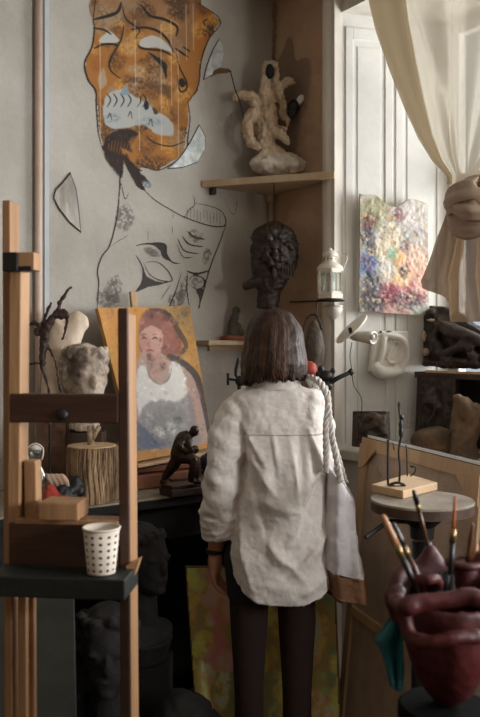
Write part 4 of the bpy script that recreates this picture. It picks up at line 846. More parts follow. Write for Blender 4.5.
# ------------------------------------------------------------------ under the table: canvases and dim heads
fp = lambda x, y, d0=2.55, lean=.16: hit(x, y, Vector((0, d0, 0)), Vector((.05, -1, lean)).normalized())
ab = Paint(183, 563, 345, 722, 1.0, (96, 84, 50))
fq = lambda x, y: fp(x, y, 2.88)
cols = [(150, 130, 62), (120, 100, 52), (160, 96, 88), (128, 70, 72), (96, 104, 66), (170, 150, 120), (84, 60, 46), (150, 118, 60), (72, 80, 60), (176, 120, 104)]
for i in range(90):
    x, y = rng.uniform(183, 345), rng.uniform(563, 722); c_ = cols[rng.integers(len(cols))]
    if x < 205: c_ = cols[(0, 1, 4, 7)[rng.integers(4)]]
    elif x < 232: c_ = cols[(2, 3, 9, 5)[rng.integers(4)]]
    elif x < 300: c_ = cols[(0, 4, 1, 8)[rng.integers(4)]]
    ab.smudge(x, y, rng.uniform(5, 12), rng.uniform(8, 26), c_, .9, i % 50, .12, rng.uniform(-.3, .3))
ab.c = np.clip(ab.c*2.1, 0, 240)
ab.smudge(215, 572, 20, 10, (180, 168, 150), .8, 3, .3)
n2 = Vector((.05, -1, .16)).normalized()
t = thing('abstract_canvas', 'yellow green and pink abstract canvas standing on the floor by the table', 'painting', fq(240, 717))
aq = [(185, 566), (335, 569), (339, 722), (196, 722)]
pts = [fq(x, y) for x, y in aq]; dn_ = (pts[3]-pts[0]).normalized(); 
ext = [p_+dn_*(p_.z/-dn_.z) if i in (2, 3) else p_ for i, p_ in enumerate(pts)]
ab.mesh('painted_face', attrmat('abstract_paint', .6, .3, 60), (Vector((0, 2.88, 0))+n2*.004, n2), t, amin=.01, region=ab.inside([(186, 567), (334, 570), (340, 730), (197, 730)]))
obj('canvas', prism(ext, -n2*.02), mat('raw_canvas', (110, 96, 60), .8, (140, 120, 80), 12), t)
# narrow dark canvas strip under the table and grey green board behind the easel
gq = lambda x, y: hit(x, y, Vector((0, 2.2, 0)), Vector((.1, -1, .12)).normalized())
gp = [gq(36, 596), gq(73, 594), gq(75, 720), gq(38, 722)]; gd = (gp[3]-gp[0]).normalized()
gp[0] = gp[0]-Vector((.16, 0, 0)); gp[3] = gp[3]-Vector((.16, 0, 0)); gp[2] = gp[2]+gd*(gp[2].z/-gd.z); gp[3] = gp[3]+gd*(gp[3].z/-gd.z)
t = thing('grey_board', 'grey green canvas board leaning on the floor behind the easel', 'board', (gp[2]+gp[3])/2)
obj('board', prism(gp, (0, .02, 0)), mat('grey_green_board', (44, 44, 38), .8, (58, 57, 49), 8), t)
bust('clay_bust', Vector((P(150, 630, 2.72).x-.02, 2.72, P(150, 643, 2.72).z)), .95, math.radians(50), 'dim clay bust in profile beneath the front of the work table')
obj_ = None
t = thing('bust_stand', 'dark block stand carrying the dim profile bust', 'stand', Vector((P(150, 630, 2.72).x-.02, 2.72, 0)))
obj('block', box(Vector((P(150, 630, 2.72).x-.02, 2.74, (P(150, 643, 2.72).z-.06)/2-.002)), (.18, 0, 0), (0, .16, 0), Z*(P(150, 643, 2.72).z-.062)), M_dark, t, bevel=.003)
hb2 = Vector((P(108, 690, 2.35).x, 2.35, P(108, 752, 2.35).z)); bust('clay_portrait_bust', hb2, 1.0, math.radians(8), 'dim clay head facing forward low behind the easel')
t = thing('head_stand', 'dark low block under the dim forward-facing head', 'stand', Vector((hb2.x, hb2.y, 0)))
obj('block', box(Vector((hb2.x, hb2.y, (hb2.z-.06)/2-.001)), (.2, 0, 0), (0, .18, 0), Z*(hb2.z-.062)), M_dark, t, bevel=.003)
pb = P(182, 706, 2.5)
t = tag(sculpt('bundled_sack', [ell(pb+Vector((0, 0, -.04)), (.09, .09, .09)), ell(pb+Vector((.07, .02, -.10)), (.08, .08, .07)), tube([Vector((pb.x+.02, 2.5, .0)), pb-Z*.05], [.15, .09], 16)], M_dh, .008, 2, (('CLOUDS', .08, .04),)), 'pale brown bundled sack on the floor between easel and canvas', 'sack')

# ------------------------------------------------------------------ stretcher canvas seen from behind
na = (U*1.0-V*0.22*0+Z*.06).normalized()
cA = P(362, 437, 3.02); cB = P(484, 467, 0); 
# top rail: from cA to the right, level, nearer the camera
zc = cA.z; dB = (CZ-zc)*F/(466-HY); cB = P(478, 466, dB); ld_ = (cB-cA); ld_.z = 0; lx = ld_.normalized(); nn = Vector((lx.y, -lx.x, 0)); nn = nn if nn.dot(Vector((-1, -.3, 0))) > 0 else -nn
Wc = ld_.length+.02
tilt = Vector((0, 0, -1))+nn*.10; tilt.normalize(); cn_ = lx.cross(tilt); cn_ = cn_ if cn_.dot(nn) > 0 else -cn_
Hc = 0.99
def K(s, h, o=0): return cA+lx*s+tilt*h+cn_*o
t = thing('stretched_canvas', 'large brown canvas seen from behind with pale wooden stretcher bars', 'canvas', K(Wc/2, zc/-tilt.z*1.0))
HH = zc/-tilt.z-.012
obj('canvas_back', prism([K(.005, .005, -.012), K(Wc-.005, .005, -.012), K(Wc-.005, HH-.005, -.012), K(.005, HH-.005, -.012)], -cn_*.003), mat('brown_linen', (172, 150, 130), .85, (188, 166, 144), 14, .2, 120), t)
def rail(name, s0, h0, s1, h1): return obj(name, prism([K(s0, h0, 0), K(s1, h0, 0), K(s1, h1, 0), K(s0, h1, 0)], -cn_*.012), M_pine, t, bevel=.002)
bw = .044
rail('top_rail', 0, 0, Wc, bw); rail('bottom_rail', 0, .62, Wc, .62+bw*.8); rail('side_rail', 0, bw+.001, bw, HH); rail('side_rail', Wc-bw, bw+.001, Wc, HH)
obj('gusset', prism([K(.0, bw-.02, .006), K(bw*2.9, bw-.01, .006), K(bw*.95, bw*2.4, .006), K(.0, bw*2.6, .006)], -cn_*.005), M_pine, t)
obj('gusset', prism([K(Wc, bw-.02, .006), K(Wc-bw*2.9, bw-.01, .006), K(Wc-bw*.95, bw*2.4, .006), K(Wc, bw*2.6, .006)], -cn_*.005), M_pine, t)
obj('canvas_fold', prism([K(-.002, -.012, -.006), K(Wc, -.012, -.006), K(Wc, 0, -.006), K(-.002, 0, -.006)], -cn_*.02), M_black, t)
obj('white_tacking_edge', prism([K(.05, -.004, .002), K(Wc, -.004, .002), K(Wc, -.013, .002), K(.05, -.013, .002)], -cn_*.003), M_white, t)

# ------------------------------------------------------------------ turntable stool with board and wires
sc_ = P(422, 499, 2.06); rs = 51/F*2.06
t = thing('sculpting_stand', 'round grey modelling turntable on a dark pedestal', 'stand', Vector((sc_.x, sc_.y, 0)))
obj('top', lathe(sc_-Z*.030, [(rs*.985, 0), (rs, .003), (rs, .027), (rs*.99, .030)], 64), mat('grey_worn_top', (124, 108, 92), .6, (156, 150, 136), 12, .2, 40), t)
obj('edge_band', lathe(sc_-Z*.028, [(rs*1.003, 0), (rs*1.003, .022)], 64), mat('brown_edge', (66, 48, 38), .6, (86, 64, 50), 20), t)
obj('hub', lathe(sc_-Z*.10, [(.03, 0), (.032, .03), (.055, .05), (.06, .069)], 28), M_black, t)
obj('column', lathe(Vector((sc_.x, sc_.y, .25)), [(.028, 0), (.026, sc_.z-.36)], 24), M_black, t, shade=True)
obj('lever', tube([sc_+Vector((0, 0, -.06)), sc_+Vector((-.09, -.02, -.052)), sc_+Vector((-.155, -.06, -.085))], .006, 8), M_black, t)
for k in range(3):
    a_ = k*2*PI/3+.5; obj('leg', tube([Vector((sc_.x, sc_.y, .27)), Vector((sc_.x+.24*math.cos(a_), sc_.y+.24*math.sin(a_), .012))], [.016, .012], 10), M_black, t)
bz = sc_.z+.001; up_ = CZ-bz
def TT(px, py, h=0):           # a point on the turntable plane (plus h)
    d = (CZ-bz-h)*F/(py-HY); return P(px, py, d)
b4 = [TT(371.5, 492), TT(403, 499), TT(437.5, 490), TT(408, 481)]
t = thing('wooden_board', 'small thick wooden board lying on the turntable', 'board', sum(b4, Vector())/4)
obj('board', prism(b4, Z*.021), mat('board_wood', (132, 92, 58), .6, (206, 176, 140), 9, .15, 50, contrast=(.2, .45)), t, bevel=.002)
t = thing('wire_armature', 'thin black wire armature rising from the wooden board', 'sculpture', TT(398, 487, .021))
w0_ = TT(388, 486, .022); dw = w0_.y
def WW(x, y, o=0): return P(340+x/3.43, 380+y/3.43, dw+o)
wm = MB()
for l, r in (([(165, 362), (164, 300), (165, 205)], .0035), ([(203, 348), (206, 300), (201, 240), (212, 180), (208, 140), (201, 80)], .003), ([(231, 330), (229, 260), (226, 222)], .002), ([(186, 240), (181, 215)], .002),
             ([(165, 362), (195, 352), (222, 362), (200, 366), (168, 364)], .004), ([(240, 330), (256, 318), (258, 300), (240, 295), (250, 300)], .002), ([(128, 300), (140, 330)], .0015)):
    wm.add(tube(smooth([WW(x, y) for x, y in l], 4), r, 6))
wires = obj('wires', wm, M_black, t)
obj('wire_lump', MB().add(ell(WW(209, 180), (.006, .006, .016))).add(ell(WW(208, 155), (.005, .005, .012))).add(ell(WW(203, 88), (.003, .003, .012))).add(ell(WW(211, 128), (.006, .005, .008))), M_black, wires, shade=True)

# ------------------------------------------------------------------ red pot with brushes
pd = 1.30
def R_(x, y, o=0): return P(350+x/3.02, 480+y/3.02, pd+o)
M_red = mat('red_glazed_clay', (58, 12, 11), .55, (80, 20, 18), 12, .25, 30)
pc0 = R_(292, 640); pc0 = Vector((pc0.x, pd, pc0.z))
sx_ = pc0.x
t = thing('red_clay_vase', 'dark red clay heart-shaped vessel with open spouts holding paint brushes', 'vase', R_(285, 665))
def zr(y): return CZ-(480+y/3.02-HY)/F*pd
def ring_(x, y, r, o=0, rz=.012): c_ = R_(x, y, o); return lathe(c_-Z*rz, [(r, 0), (r*1.04, rz), (r, 2*rz)], 20)
k1 = pd/F/3.02
pcs = [lathe(Vector((R_(298, 0).x, pd, 0)), [(.02, zr(672)), (40*k1, zr(668)), (66*k1, zr(640)), (96*k1, zr(590)), (118*k1, zr(540)), (132*k1, zr(490)), (143*k1, zr(430)), (147*k1, zr(390)), (143*k1, zr(362)), (132*k1, zr(352)), (120*k1, zr(368)), (112*k1, zr(430)), (60*k1, zr(520)), (.01, zr(560))], 48)]
rimc = [(150, 330), (140, 360), (165, 385), (205, 372), (245, 368), (300, 362), (360, 352), (395, 360), (425, 340), (420, 310)]
pcs.append(tube(smooth([R_(x, y, -.12 if 160 < x < 400 else -.04) for x, y in rimc], 4), .013, 10))
pcs += [tube(smooth([R_(150, 420, -.02), R_(128, 350, -.02), R_(150, 290, -.0), R_(175, 260, .02)], 5), sm1([.014, .014, .014, .012], 5), 14),
        tube(smooth([R_(200, 330, .07), R_(240, 260, .07), R_(243, 215, .07), R_(243, 196, .07)], 4), sm1([.034, .028, .013, .008], 4), 16), tube([R_(170, 300, .05), R_(300, 290, .06)], [.022, .022], 14),
        tube(smooth([R_(350, 340, .0), R_(348, 290, .0), R_(345, 250, .0)], 4), sm1([.028, .026, .024], 4), 16), tube([R_(300, 330, .04), R_(440, 310, .04)], [.028, .028], 14),
        tube(smooth([R_(200, 300, -.06), R_(235, 302, -.08), R_(262, 300, -.07), R_(268, 318, -.05)], 4), .009, 10), ell(R_(415, 300), (.03, .03, .05)),
        tube(smooth([R_(162, 400, -.08), R_(180, 470, -.09), R_(220, 490, -.11), R_(300, 480, -.12), R_(390, 470, -.11)], 5), .012, 10)]
sculpt('body', pcs, M_red, .0045, 3, (('CLOUDS', .04, .008),), t)
obj('spout_rim', tube([R_(345, 250)+Vector((.026*math.cos(a_*PI/8), .026*math.sin(a_*PI/8), 0)) for a_ in range(17)], .0065, 8, False), M_red, t, shade=True)
obj('spout_dark_inside', lathe(R_(345, 250)-Z*.002, [(.02, 0), (.02, .001)], 20), M_black, t)
def brush(x0, y0, x1, y1, r, label, o0=-.03, o1=-.06, mcol='handle_tan', up=None, ferr=0, bristle=None, thin=1):
    a_, b_ = R_(x1, y1, o1), R_(x0, y0, o0); d = b_-a_; t = thing('paint_brush', label, 'brush', a_, 'brushes standing in the red vase')
    pth = [a_+d*k for k in (0, .35, .6, .8, .93, 1)]
    if ferr:
        obj('handle', tube([a_, a_+d*.3, a_+d*ferr], [r*.5, r*.9, r*.8], 10), BM[mcol], t, shade=True)
        obj('ferrule', tube([a_+d*ferr, a_+d*(ferr+.14)], [r*.95, r*1.05], 10), M_fer, t, shade=True)
        obj('bristles', tube([a_+d*(ferr+.14), a_+d*(ferr+.24), a_+d*.98, b_], [r*thin, r*1.08*thin, r*.8*thin, r*.35*thin], 10), BM[bristle or 'black'], t, shade=True)
    else:
        obj('handle', tube(pth, [r*.7, r*.9, r*1.1, r*.9, r*.6, r*.35], 10), BM[mcol], t, shade=True)
BM = {'handle_tan': mat('brush_tan', (150, 104, 66), .5, (172, 128, 88), 20), 'black': mat('brush_black', (22, 18, 16), .4), 'brown': mat('brush_brown', (84, 50, 32), .4), 'orange': mat('brush_orange', (160, 84, 34), .4)}
M_fer = mat('brush_ferrule', (140, 118, 84), .35, metal=.8)
brush(98, 105, 215, 360, .0058, 'thick dark brush with a tan tip, leftmost in the red vase', -.05, -.05, 'black', ferr=.50, bristle='handle_tan')
brush(128, 128, 240, 362, .005, 'dark brown brush second from the left in the red vase', -.03, -.04, 'brown', ferr=.55)
brush(192, 30, 236, 200, .0042, 'tall dark brush with a round tip leaning left from the central spout', .03, .07, 'brown', ferr=.62)
brush(318, 48, 300, 330, .0055, 'upright orange-tipped brush near the right of the vase', -.03, -.03, 'black', ferr=.5, bristle='orange', thin=.5)
brush(372, 130, 352, 260, .0042, 'short brown brush standing in the right spout', 0, 0, 'brown')
brush(384, 195, 360, 270, .005, 'small brush at the right picture edge in the right spout', .01, 0, 'handle_tan')
t = thing('dark_bristle_clump', 'black clump of brushes and bristles inside the red vase mouth', 'brush', R_(285, 330))
cb = MB()
for k in range(16): x = rng.uniform(262, 312); cb.add(tube([R_(x, 350, rng.uniform(-.06, 0)), R_(x+rng.uniform(-14, 14), rng.uniform(275, 305), rng.uniform(-.06, 0))], [.006, .003], 7))
obj('bristles', cb, M_black, t)
# stand under the vase
M_vs = mat('black_stand', (8, 8, 8), .9, spec=.1)
t = thing('vase_stand', 'dark tall plant stand carrying the red vase', 'stand', Vector((R_(285, 0).x, pd, 0)))
vz = zr(672)
obj('top', lathe(Vector((R_(285, 0).x, pd, vz-.03)), [(.07, 0), (.075, .004), (.075, .024), (.07, .028)], 36), M_vs, t)
obj('post', tube([Vector((R_(285, 0).x, pd, .04)), Vector((R_(285, 0).x, pd, vz-.031))], .03, 18), M_vs, t)
obj('foot', lathe(Vector((R_(285, 0).x, pd, 0)), [(.16, 0), (.16, .02), (.05, .04)], 36), M_vs, t)
# turquoise cloth
g, f = [], []
TL = [(130, 400, 158, 420), (108, 430, 160, 450), (85, 462, 162, 480), (72, 488, 163, 510), (90, 492, 162, 540), (112, 560, 160, 590), (125, 622, 150, 640)]
for i, (xa, ya, xb, yb) in enumerate(TL):
    for j in range(13):
        s_ = j/12; g.append(R_(xa+(xb-xa)*s_, ya+(yb-ya)*s_, -.01+.012*math.sin(s_*9+i*.6)))
for i in range(len(TL)-1):
    for j in range(12): a_ = i*13+j; f.append((a_, a_+1, a_+14, a_+13))
o = obj('turquoise_cloth', (g, f), mat('turquoise_fabric', (14, 78, 84), .8, (22, 96, 100), 20), shade=True, sub=2); tag(o, 'turquoise rag hanging down the left side of the red vase', 'cloth')
sm_ = o.modifiers.new('sol', 'SOLIDIFY'); sm_.thickness = .003

# ------------------------------------------------------------------ studio easel in the foreground
ed = 1.60; th = math.radians(-6)
ex = Vector((math.cos(th), math.sin(th), 0)); ey = Vector((-math.sin(th), math.cos(th), 0))
e0 = P(128, 700, ed)
def EP(px, py, o=0): return hit(px, py, Vector((e0.x, e0.y, 0))+ey*o, ey)
def ebox(x0, x1, y0, y1, dep, o=0):
    a_, b_ = EP(x0, (y0+y1)/2, o), EP(x1, (y0+y1)/2, o); xm = EP((x0+x1)/2, y0, o); xn = EP((x0+x1)/2, y1, o)
    return box((xm+xn)/2+ey*dep/2, ex*(b_-a_).length, ey*dep, Z*(xm.z-xn.z))
t = thing('studio_easel', 'tall wooden studio easel with dark crossbars and a green tray in the foreground', 'easel', Vector((EP(70, 700).x, EP(70, 700).y, 0)))
zt = EP(124, 308).z
def post(name, xa, ya, xb, yb, wpx, dep, o, m, zbot=0, par_=t, rnd=False):
    a_, b_ = EP(xa, ya, o), EP(xb, yb, o); d = (a_-b_).normalized(); b2 = b_-d*((b_.z-zbot)/d.z); w_ = wpx/F*ed
    mb = MB(); mb.add(box((a_+b2)/2+ey*dep/2, a_-b2, ex*w_, ey*dep))
    return obj(name, mb, m, par_, bevel=.003)
post('right_post', 122.5, 313, 125.5, 717, 10, .075, .010, M_oak)
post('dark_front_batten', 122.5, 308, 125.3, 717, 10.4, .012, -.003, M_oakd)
post('rear_post', 6, 200, 8, 717, 9, .05, .03, M_oak)
post('left_post', 15, 270, 13, 520, 13, .05, 0, M_oak, zbot=EP(13, 592).z)
post('inner_post', 29.5, 461, 30.5, 520, 13, .035, .01, M_oak, zbot=EP(13, 592).z)
post('lower_post', 21.5, 594, 22, 717, 9, .025, .03, M_oak); post('lower_post', 30, 594, 30.5, 717, 7.5, .02, .05, M_oak)
obj('crossbar', ebox(9, 118, 394, 423, .022, -.004), M_oakd, t, bevel=.003)
obj('lower_board', ebox(8, 118, 524, 572, .022, -.004), M_oakd, t, bevel=.003)
obj('board_ledge', ebox(14, 118, 520, 525, .05, -.004), M_oak, t, bevel=.002)
z1_ = EP(70, 568, -.075).z
obj('tray', MB().add(box(EP(64, 580, -.03)+ey*.0+Vector((0, 0, 0)), ex*(EP(130, 580, -.03)-EP(-4, 580, -.03)).length, ey*.11, Z*.040)), M_green, t, bevel=.003)
tz_top = EP(68, 580, -.03).z+.020
obj('sliding_block', ebox(38, 78, 503, 521, .07, -.03), M_oak, t, bevel=.003)
obj('clamp_block', ebox(16, 34, 252, 270, .04, -.01), M_oak, t, bevel=.002)
obj('clamp_cap', ebox(2, 17, 252, 271, .05, -.018), M_black, t, bevel=.002)
obj('clamp_lip', ebox(16, 31, 266, 271, .03, -.012), M_black, t, bevel=.001)
obj('bolt', ell(EP(62, 415, -.006), (.012, .006, .012)), M_black, t, shade=True)
obj('bracket_wedge', prism([EP(126, 566, -.01), EP(139, 560, -.01), EP(134, 576, -.01), EP(127, 592, -.01)], ey*.03), M_oak, t)
# paper cup
cc = EP(101.5, 570, -.045); cc.z = tz_top+.001
hc = (CZ-(526-HY)/F*cc.y)-cc.z; rt_, rb_ = 18.3/F*cc.y, 14.0/F*cc.y
t = thing('paper_cup', 'patterned white paper cup standing on the easel tray', 'cup', cc)
cupb = obj('body', lathe(cc, [(rb_*.93, .003), (rb_, .0), (rb_, .004), (rt_, hc-.003), (rt_-.0015, hc-.003), (rb_-.002, .010), (.004, .009)], 48), mat('paper_white', (206, 194, 180), .7, (214, 204, 190), 20), t, shade=True)
obj('rim', tube([cc+Vector((rt_*math.cos(a_*PI/20), rt_*math.sin(a_*PI/20), hc-.003)) for a_ in range(41)], .0022, 8, False), MATS['paper_white'], cupb, shade=True)
dm = MB()
for r_i in range(6):
    zz = .010+r_i*(hc-.022)/5.3; rr = rb_+(rt_-rb_)*zz/hc+.0003
    for k in range(13):
        a_ = 2*PI*(k+(r_i % 2)*.0)/13; w = .13; hh = .0034
        pA = lambda a2, z2: cc+Vector(((rb_+(rt_-rb_)*z2/hc+.0004)*math.cos(a2), (rb_+(rt_-rb_)*z2/hc+.0004)*math.sin(a2), z2))
        for sx in (-1, 1):
            dm.add(([pA(a_, zz), pA(a_+sx*w*.55, zz+hh*.9), pA(a_+sx*w*.75, zz), pA(a_+sx*w*.55, zz-hh*.9)], [(0, 1, 2, 3)]))
        dm.add(([pA(a_-.05, zz), pA(a_, zz+hh), pA(a_+.05, zz), pA(a_, zz-hh)], [(0, 1, 2, 3)]))
obj('pattern', dm, mat('cup_print', (66, 62, 66), .7), cupb)

# ------------------------------------------------------------------ the woman
wd = 2.67; k2 = wd/F
def WP(px, py, o=0): return P(px, py, wd+o)
person = thing('person', 'person with a brown bob in a long white shirt seen from behind', 'person', Vector((WP(275, 0).x, wd, 0)))
M_skin = mat('skin', (176, 124, 98), .55, (188, 136, 108), 12, .05, 80)
M_hair = mat('brown_hair', (27, 17, 12), .5, (82, 53, 36), 45, .15, 160, spec=.3, stretch=(1, 1, .05), contrast=(.35, .75))
def lt(l, r, seg=16): return tube(smooth([WP(x, y, o) for x, y, o in l], 6), sm1(r, 6), seg)
hc_ = WP(274, 345, .015)
body = [lt([(250, 560, .0), (249, 620, .01), (249, 690, .01), (250, 740, .02), (249, 790, .015), (249, 803, .01)], [.080, .060, .045, .045, .032, .032]),
        lt([(296, 560, .0), (298, 620, .01), (298, 690, .01), (297, 740, .02), (298, 790, .015), (298, 803, .01)], [.080, .060, .045, .045, .032, .032]),
        tube([WP(249, 798, .0), WP(247, 799, .10), WP(246, 801, .19)], [.034, .032, .022], 12), tube([WP(298, 798, .0), WP(300, 799, .10), WP(302, 801, .19)], [.034, .032, .022], 12),
        ell(WP(275, 550, .0), (.135, .10, .11)), lt([(276, 560, 0), (277, 500, .0), (278, 440, .0), (277, 400, 0)], [.10, .085, .085, .07]), ell(WP(277, 414, .0), (.145, .055, .055)),
        lt([(277, 400, .0), (277, 375, .005), (276, 350, .012)], [.06, .05, .052]),
        ell(hc_, (.072, .092, .112)), ell(hc_+Vector((0, .035, -.04)), (.052, .058, .065)), ell(hc_+Vector((0, .098, -.012)), (.012, .018, .024)), ell(hc_+Vector((0, .088, -.052)), (.024, .012, .008)), ell(hc_+Vector((0, .075, -.09)), (.022, .020, .016)),
        ell(hc_+Vector((.07, .0, -.01)), (.008, .016, .028)), ell(hc_+Vector((-.07, .0, -.01)), (.008, .016, .028)), ell(hc_+Vector((.03, .085, .018)), (.022, .010, .008)), ell(hc_+Vector((-.03, .085, .018)), (.022, .010, .008)),
        # left arm hanging
        lt([(243, 412, 0), (229, 450, .0), (221, 495, .0), (218, 530, .02), (215, 552, .035)], [.038, .040, .036, .034, .024]),
        # right arm bent forward around the bag
        lt([(311, 412, 0), (315, 450, .03), (312, 482, .05), (303, 480, .13), (293, 467, .25)], [.038, .038, .036, .034, .024])]
def hand(wr, d1, side, curl, thumbdir):
    d1 = Vector(d1).normalized(); sd_ = Vector(side).normalized(); pn = d1.cross(sd_).normalized()*curl; out = []
    out.append(tube([wr-d1*.01, wr+d1*.03, wr+d1*.07], [.022, .026, .022], 12))
    for i in (-1, 1): out.append(tube([wr+d1*.02+sd_*.012*i, wr+d1*.075+sd_*.024*i], [.018, .013], 10))
    for i, (of, L) in enumerate(((-.030, .060), (-.010, .072), (.010, .068), (.029, .052))):
        b_ = wr+d1*.075+sd_*of; p1 = b_+d1*L*.45+pn*.008; p2 = p1+d1*L*.30+pn*.018; p3 = p2+d1*L*.18+pn*.022; out.append(tube(smooth([b_-d1*.015, b_, p1, p2, p3], 4), sm1([.010, .0095, .009, .008, .0065], 4), 10))
    b_ = wr+d1*.02+Vector(thumbdir)*.022; td = (Vector(thumbdir)*.6+d1).normalized(); out.append(tube(smooth([wr+d1*.01, b_, b_+td*.03, b_+td*.052+pn*.008], 4), sm1([.014, .0125, .010, .008], 4), 10))
    return out
body += hand(WP(215, 553, .035), (.0, .12, -1), (0.2, 1, .1), 1, Vector((.25, .9, 0)).normalized())
body += hand(WP(293, 467, .25), (-.6, .75, .1), (0, .1, 1), 1, Vector((0, .2, 1)).normalized())
sculpt('body', body, M_skin, .0045, 4, (), person)
for sx in (-1, 1): obj('eye', ell(hc_+Vector((.028*sx, .083, .006)), (.012, .009, .007)), M_white, person, shade=True)
obj('lips', ell(hc_+Vector((0, .097, -.052)), (.022, .006, .006)), mat('lips', (160, 84, 76), .5), person, shade=True)
# hair: a thick blunt bob, open at the face
g, f = [], []; NA, NT = 220, 60; apex = hc_+Vector((.0, -.01, .125))
for i in range(NT+1):
    tt = i/NT
    for j in range(NA+1):
        rel = (j/NA-.5)*2; a_ = -PI/2+rel*math.radians(142)+(.05*math.sin(tt*7+rel*5)+.03*math.sin(tt*13+rel*11+1))*tt
        if tt < .45: ph = tt/.45*PI/2; rr = math.sin(ph); z = .125-.115*(1-math.cos(ph))
        else: q = (tt-.45)/.55; rr = 1+.14*math.sin(q*PI*.62)-.07*max(0, q-.62)/.38; z = .01-.122*q+(.014*(rel+.1)*(q**2))-.01*abs(rel)*q
        strand = .3*(math.sin(a_*38+3*math.sin(tt*3+a_))*.012+math.sin(a_*83+tt*5)*.010+math.sin(a_*15+tt*2+1)*.022)*min(1, tt*3)
        rx, ry = .099*rr*(1+strand), .112*rr*(1+strand)
        px_ = math.cos(a_)*rx; py_ = math.sin(a_)*ry
        g.append(hc_+Vector((px_, py_-.002, z+(.007*math.sin(j*1.7)+.006*math.sin(j*.41))*max(0, (tt-.8)*5))))
for i in range(NT):
    for j in range(NA): k_ = i*(NA+1)+j; f.append((k_, k_+1, k_+NA+2, k_+NA+1))
o = obj('hair', (g, f), M_hair, person, shade=True); s_ = o.modifiers.new('sol', 'SOLIDIFY'); s_.thickness = .022; s_.offset = -1; d_ = o.modifiers.new('disp', 'DISPLACE'); d_.texture = tex('CLOUDS', .045); d_.strength = .012; d_.texture_coords = 'GLOBAL'; d_.mid_level = .5
# leg shade covers, then shorts
M_leg_shade = mat('shaded_leg_skin', (38, 21, 15), .9, (46, 26, 19), 30)  # dark cover over the legs, their shade put into its colour
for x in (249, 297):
    obj('leg_shade', lt([(x, 590, .0), (x, 620, .01), (x, 690, .01), (x, 740, .02), (x, 780, .015)], [.066, .063, .049, .048, .036], 28), M_leg_shade, person, shade=True)
sculpt('shorts', [ell(WP(273, 552, .0), (.16, .118, .11)), lt([(250, 555, 0), (249, 580, .005), (249, 598, .008)], [.09, .078, .072]), lt([(296, 555, 0), (298, 580, .005), (298, 598, .008)], [.09, .078, .072])], mat('dark_shorts', (24, 24, 30), .8, (34, 34, 42), 20), .007, 3, (), person)
# shirt torso
rows = [(384, 262, 294, .052), (388, 247, 308, .066), (393, 236, 318, .082), (400, 232, 323, .095), (412, 232, 325, .108), (430, 239, 326, .122), (460, 243, 326, .132), (490, 240, 327, .136), (520, 235, 329, .140), (550, 229, 331, .146), (575, 230, 332, .148), (608, 232, 332, .146)]
ry = [r[0] for r in rows]
def shirt_row(y): return [float(np.interp(y, ry, [r[c] for r in rows])) for c in (1, 2, 3)]
hemx = [-1.2, -1, -.9, -.72, -.4, 0, .3, .62, .85, 1, 1.2]; hemy = [558, 558, 571, 583, 591, 593, 592, 588, 582, 577, 576]
def folds(nx, y, th_):
    f_ = 0; w = np.clip((y-432)/30, 0, 1)
    f_ += .0045*w*math.sin(nx*17+math.sin(y*.03)*1.2)*np.clip((520-y)/60, 0, 1)
    for (cx, cy, ang, L, wd_, am) in ((.18, 520, -1.15, 46, .10, .014), (-.05, 545, .95, 40, .09, .012), (.42, 500, -1.0, 52, .09, -.012), (-.45, 470, .9, 45, .10, .011), (.15, 470, 1.45, 40, .06, .011), (-.35, 520, 1.2, 40, .09, -.010), (.55, 540, -.85, 40, .10, .012),
                                      (-.6, 440, 1.1, 40, .10, .012), (0, 575, .1, 30, .2, .006), (.3, 455, 1.5, 34, .05, -.008), (-.15, 450, 1.5, 30, .05, .008), (.1, 560, -.9, 34, .07, -.010), (.65, 450, 1.2, 40, .08, .010), (-.7, 540, 1.3, 50, .09, .010), (-.1, 500, .35, 26, .12, .010), (.5, 575, -.5, 30, .1, .008), (.0, 412, .1, 20, .4, -.004)):
        dx = (nx-cx)*50; dy = y-cy; u_ = dx*math.cos(ang)+dy*math.sin(ang); v_ = -dx*math.sin(ang)+dy*math.cos(ang)
        f_ += 1.7*am*math.exp(-(u_/L*1.5)**2-abs(v_)**1.25/(wd_*50)**1.25)
    return f_
g, f = [], []; NA, NT = 160, 90
def shirt_pt(a_, tt, inner):
    nx = math.cos(a_); hy = float(np.interp(nx, hemx, hemy)) if math.sin(a_) < 0 else float(np.interp(nx, hemx, hemy))-6
    y = 384+(hy-384)*tt; l_, r_, dpt = shirt_row(y); cx_ = (l_+r_)/2; hw = (r_-l_)/2
    sq = lambda c: math.copysign(abs(c)**.82, c)
    fo = folds(nx, y, a_) if math.sin(a_) < 0 else .006*math.sin(nx*14)
    if 428 < y < 434 and math.sin(a_) < 0: fo -= .0025
    e = -.024 if inner else fo
    x_ = sq(nx)*(hw*k2+e); dd = sq(math.sin(a_))*(dpt+e)
    if inner: x_ *= .985; dd *= .985
    q = WP(cx_, y); return Vector((q.x+x_, wd+dd, q.z))
for inner in (0, 1):
    for i in range(NT+1):
        tt = i/NT if not inner else 1-i/NT
        for j in range(NA): g.append(shirt_pt(2*PI*j/NA, tt, inner))
n_ = 2*(NT+1)
for i in range(n_-1):
    for j in range(NA): f.append((i*NA+j, i*NA+(j+1) % NA, (i+1)*NA+(j+1) % NA, (i+1)*NA+j))
for j in range(NA): f.append(((n_-1)*NA+j, (n_-1)*NA+(j+1) % NA, (j+1) % NA, j))
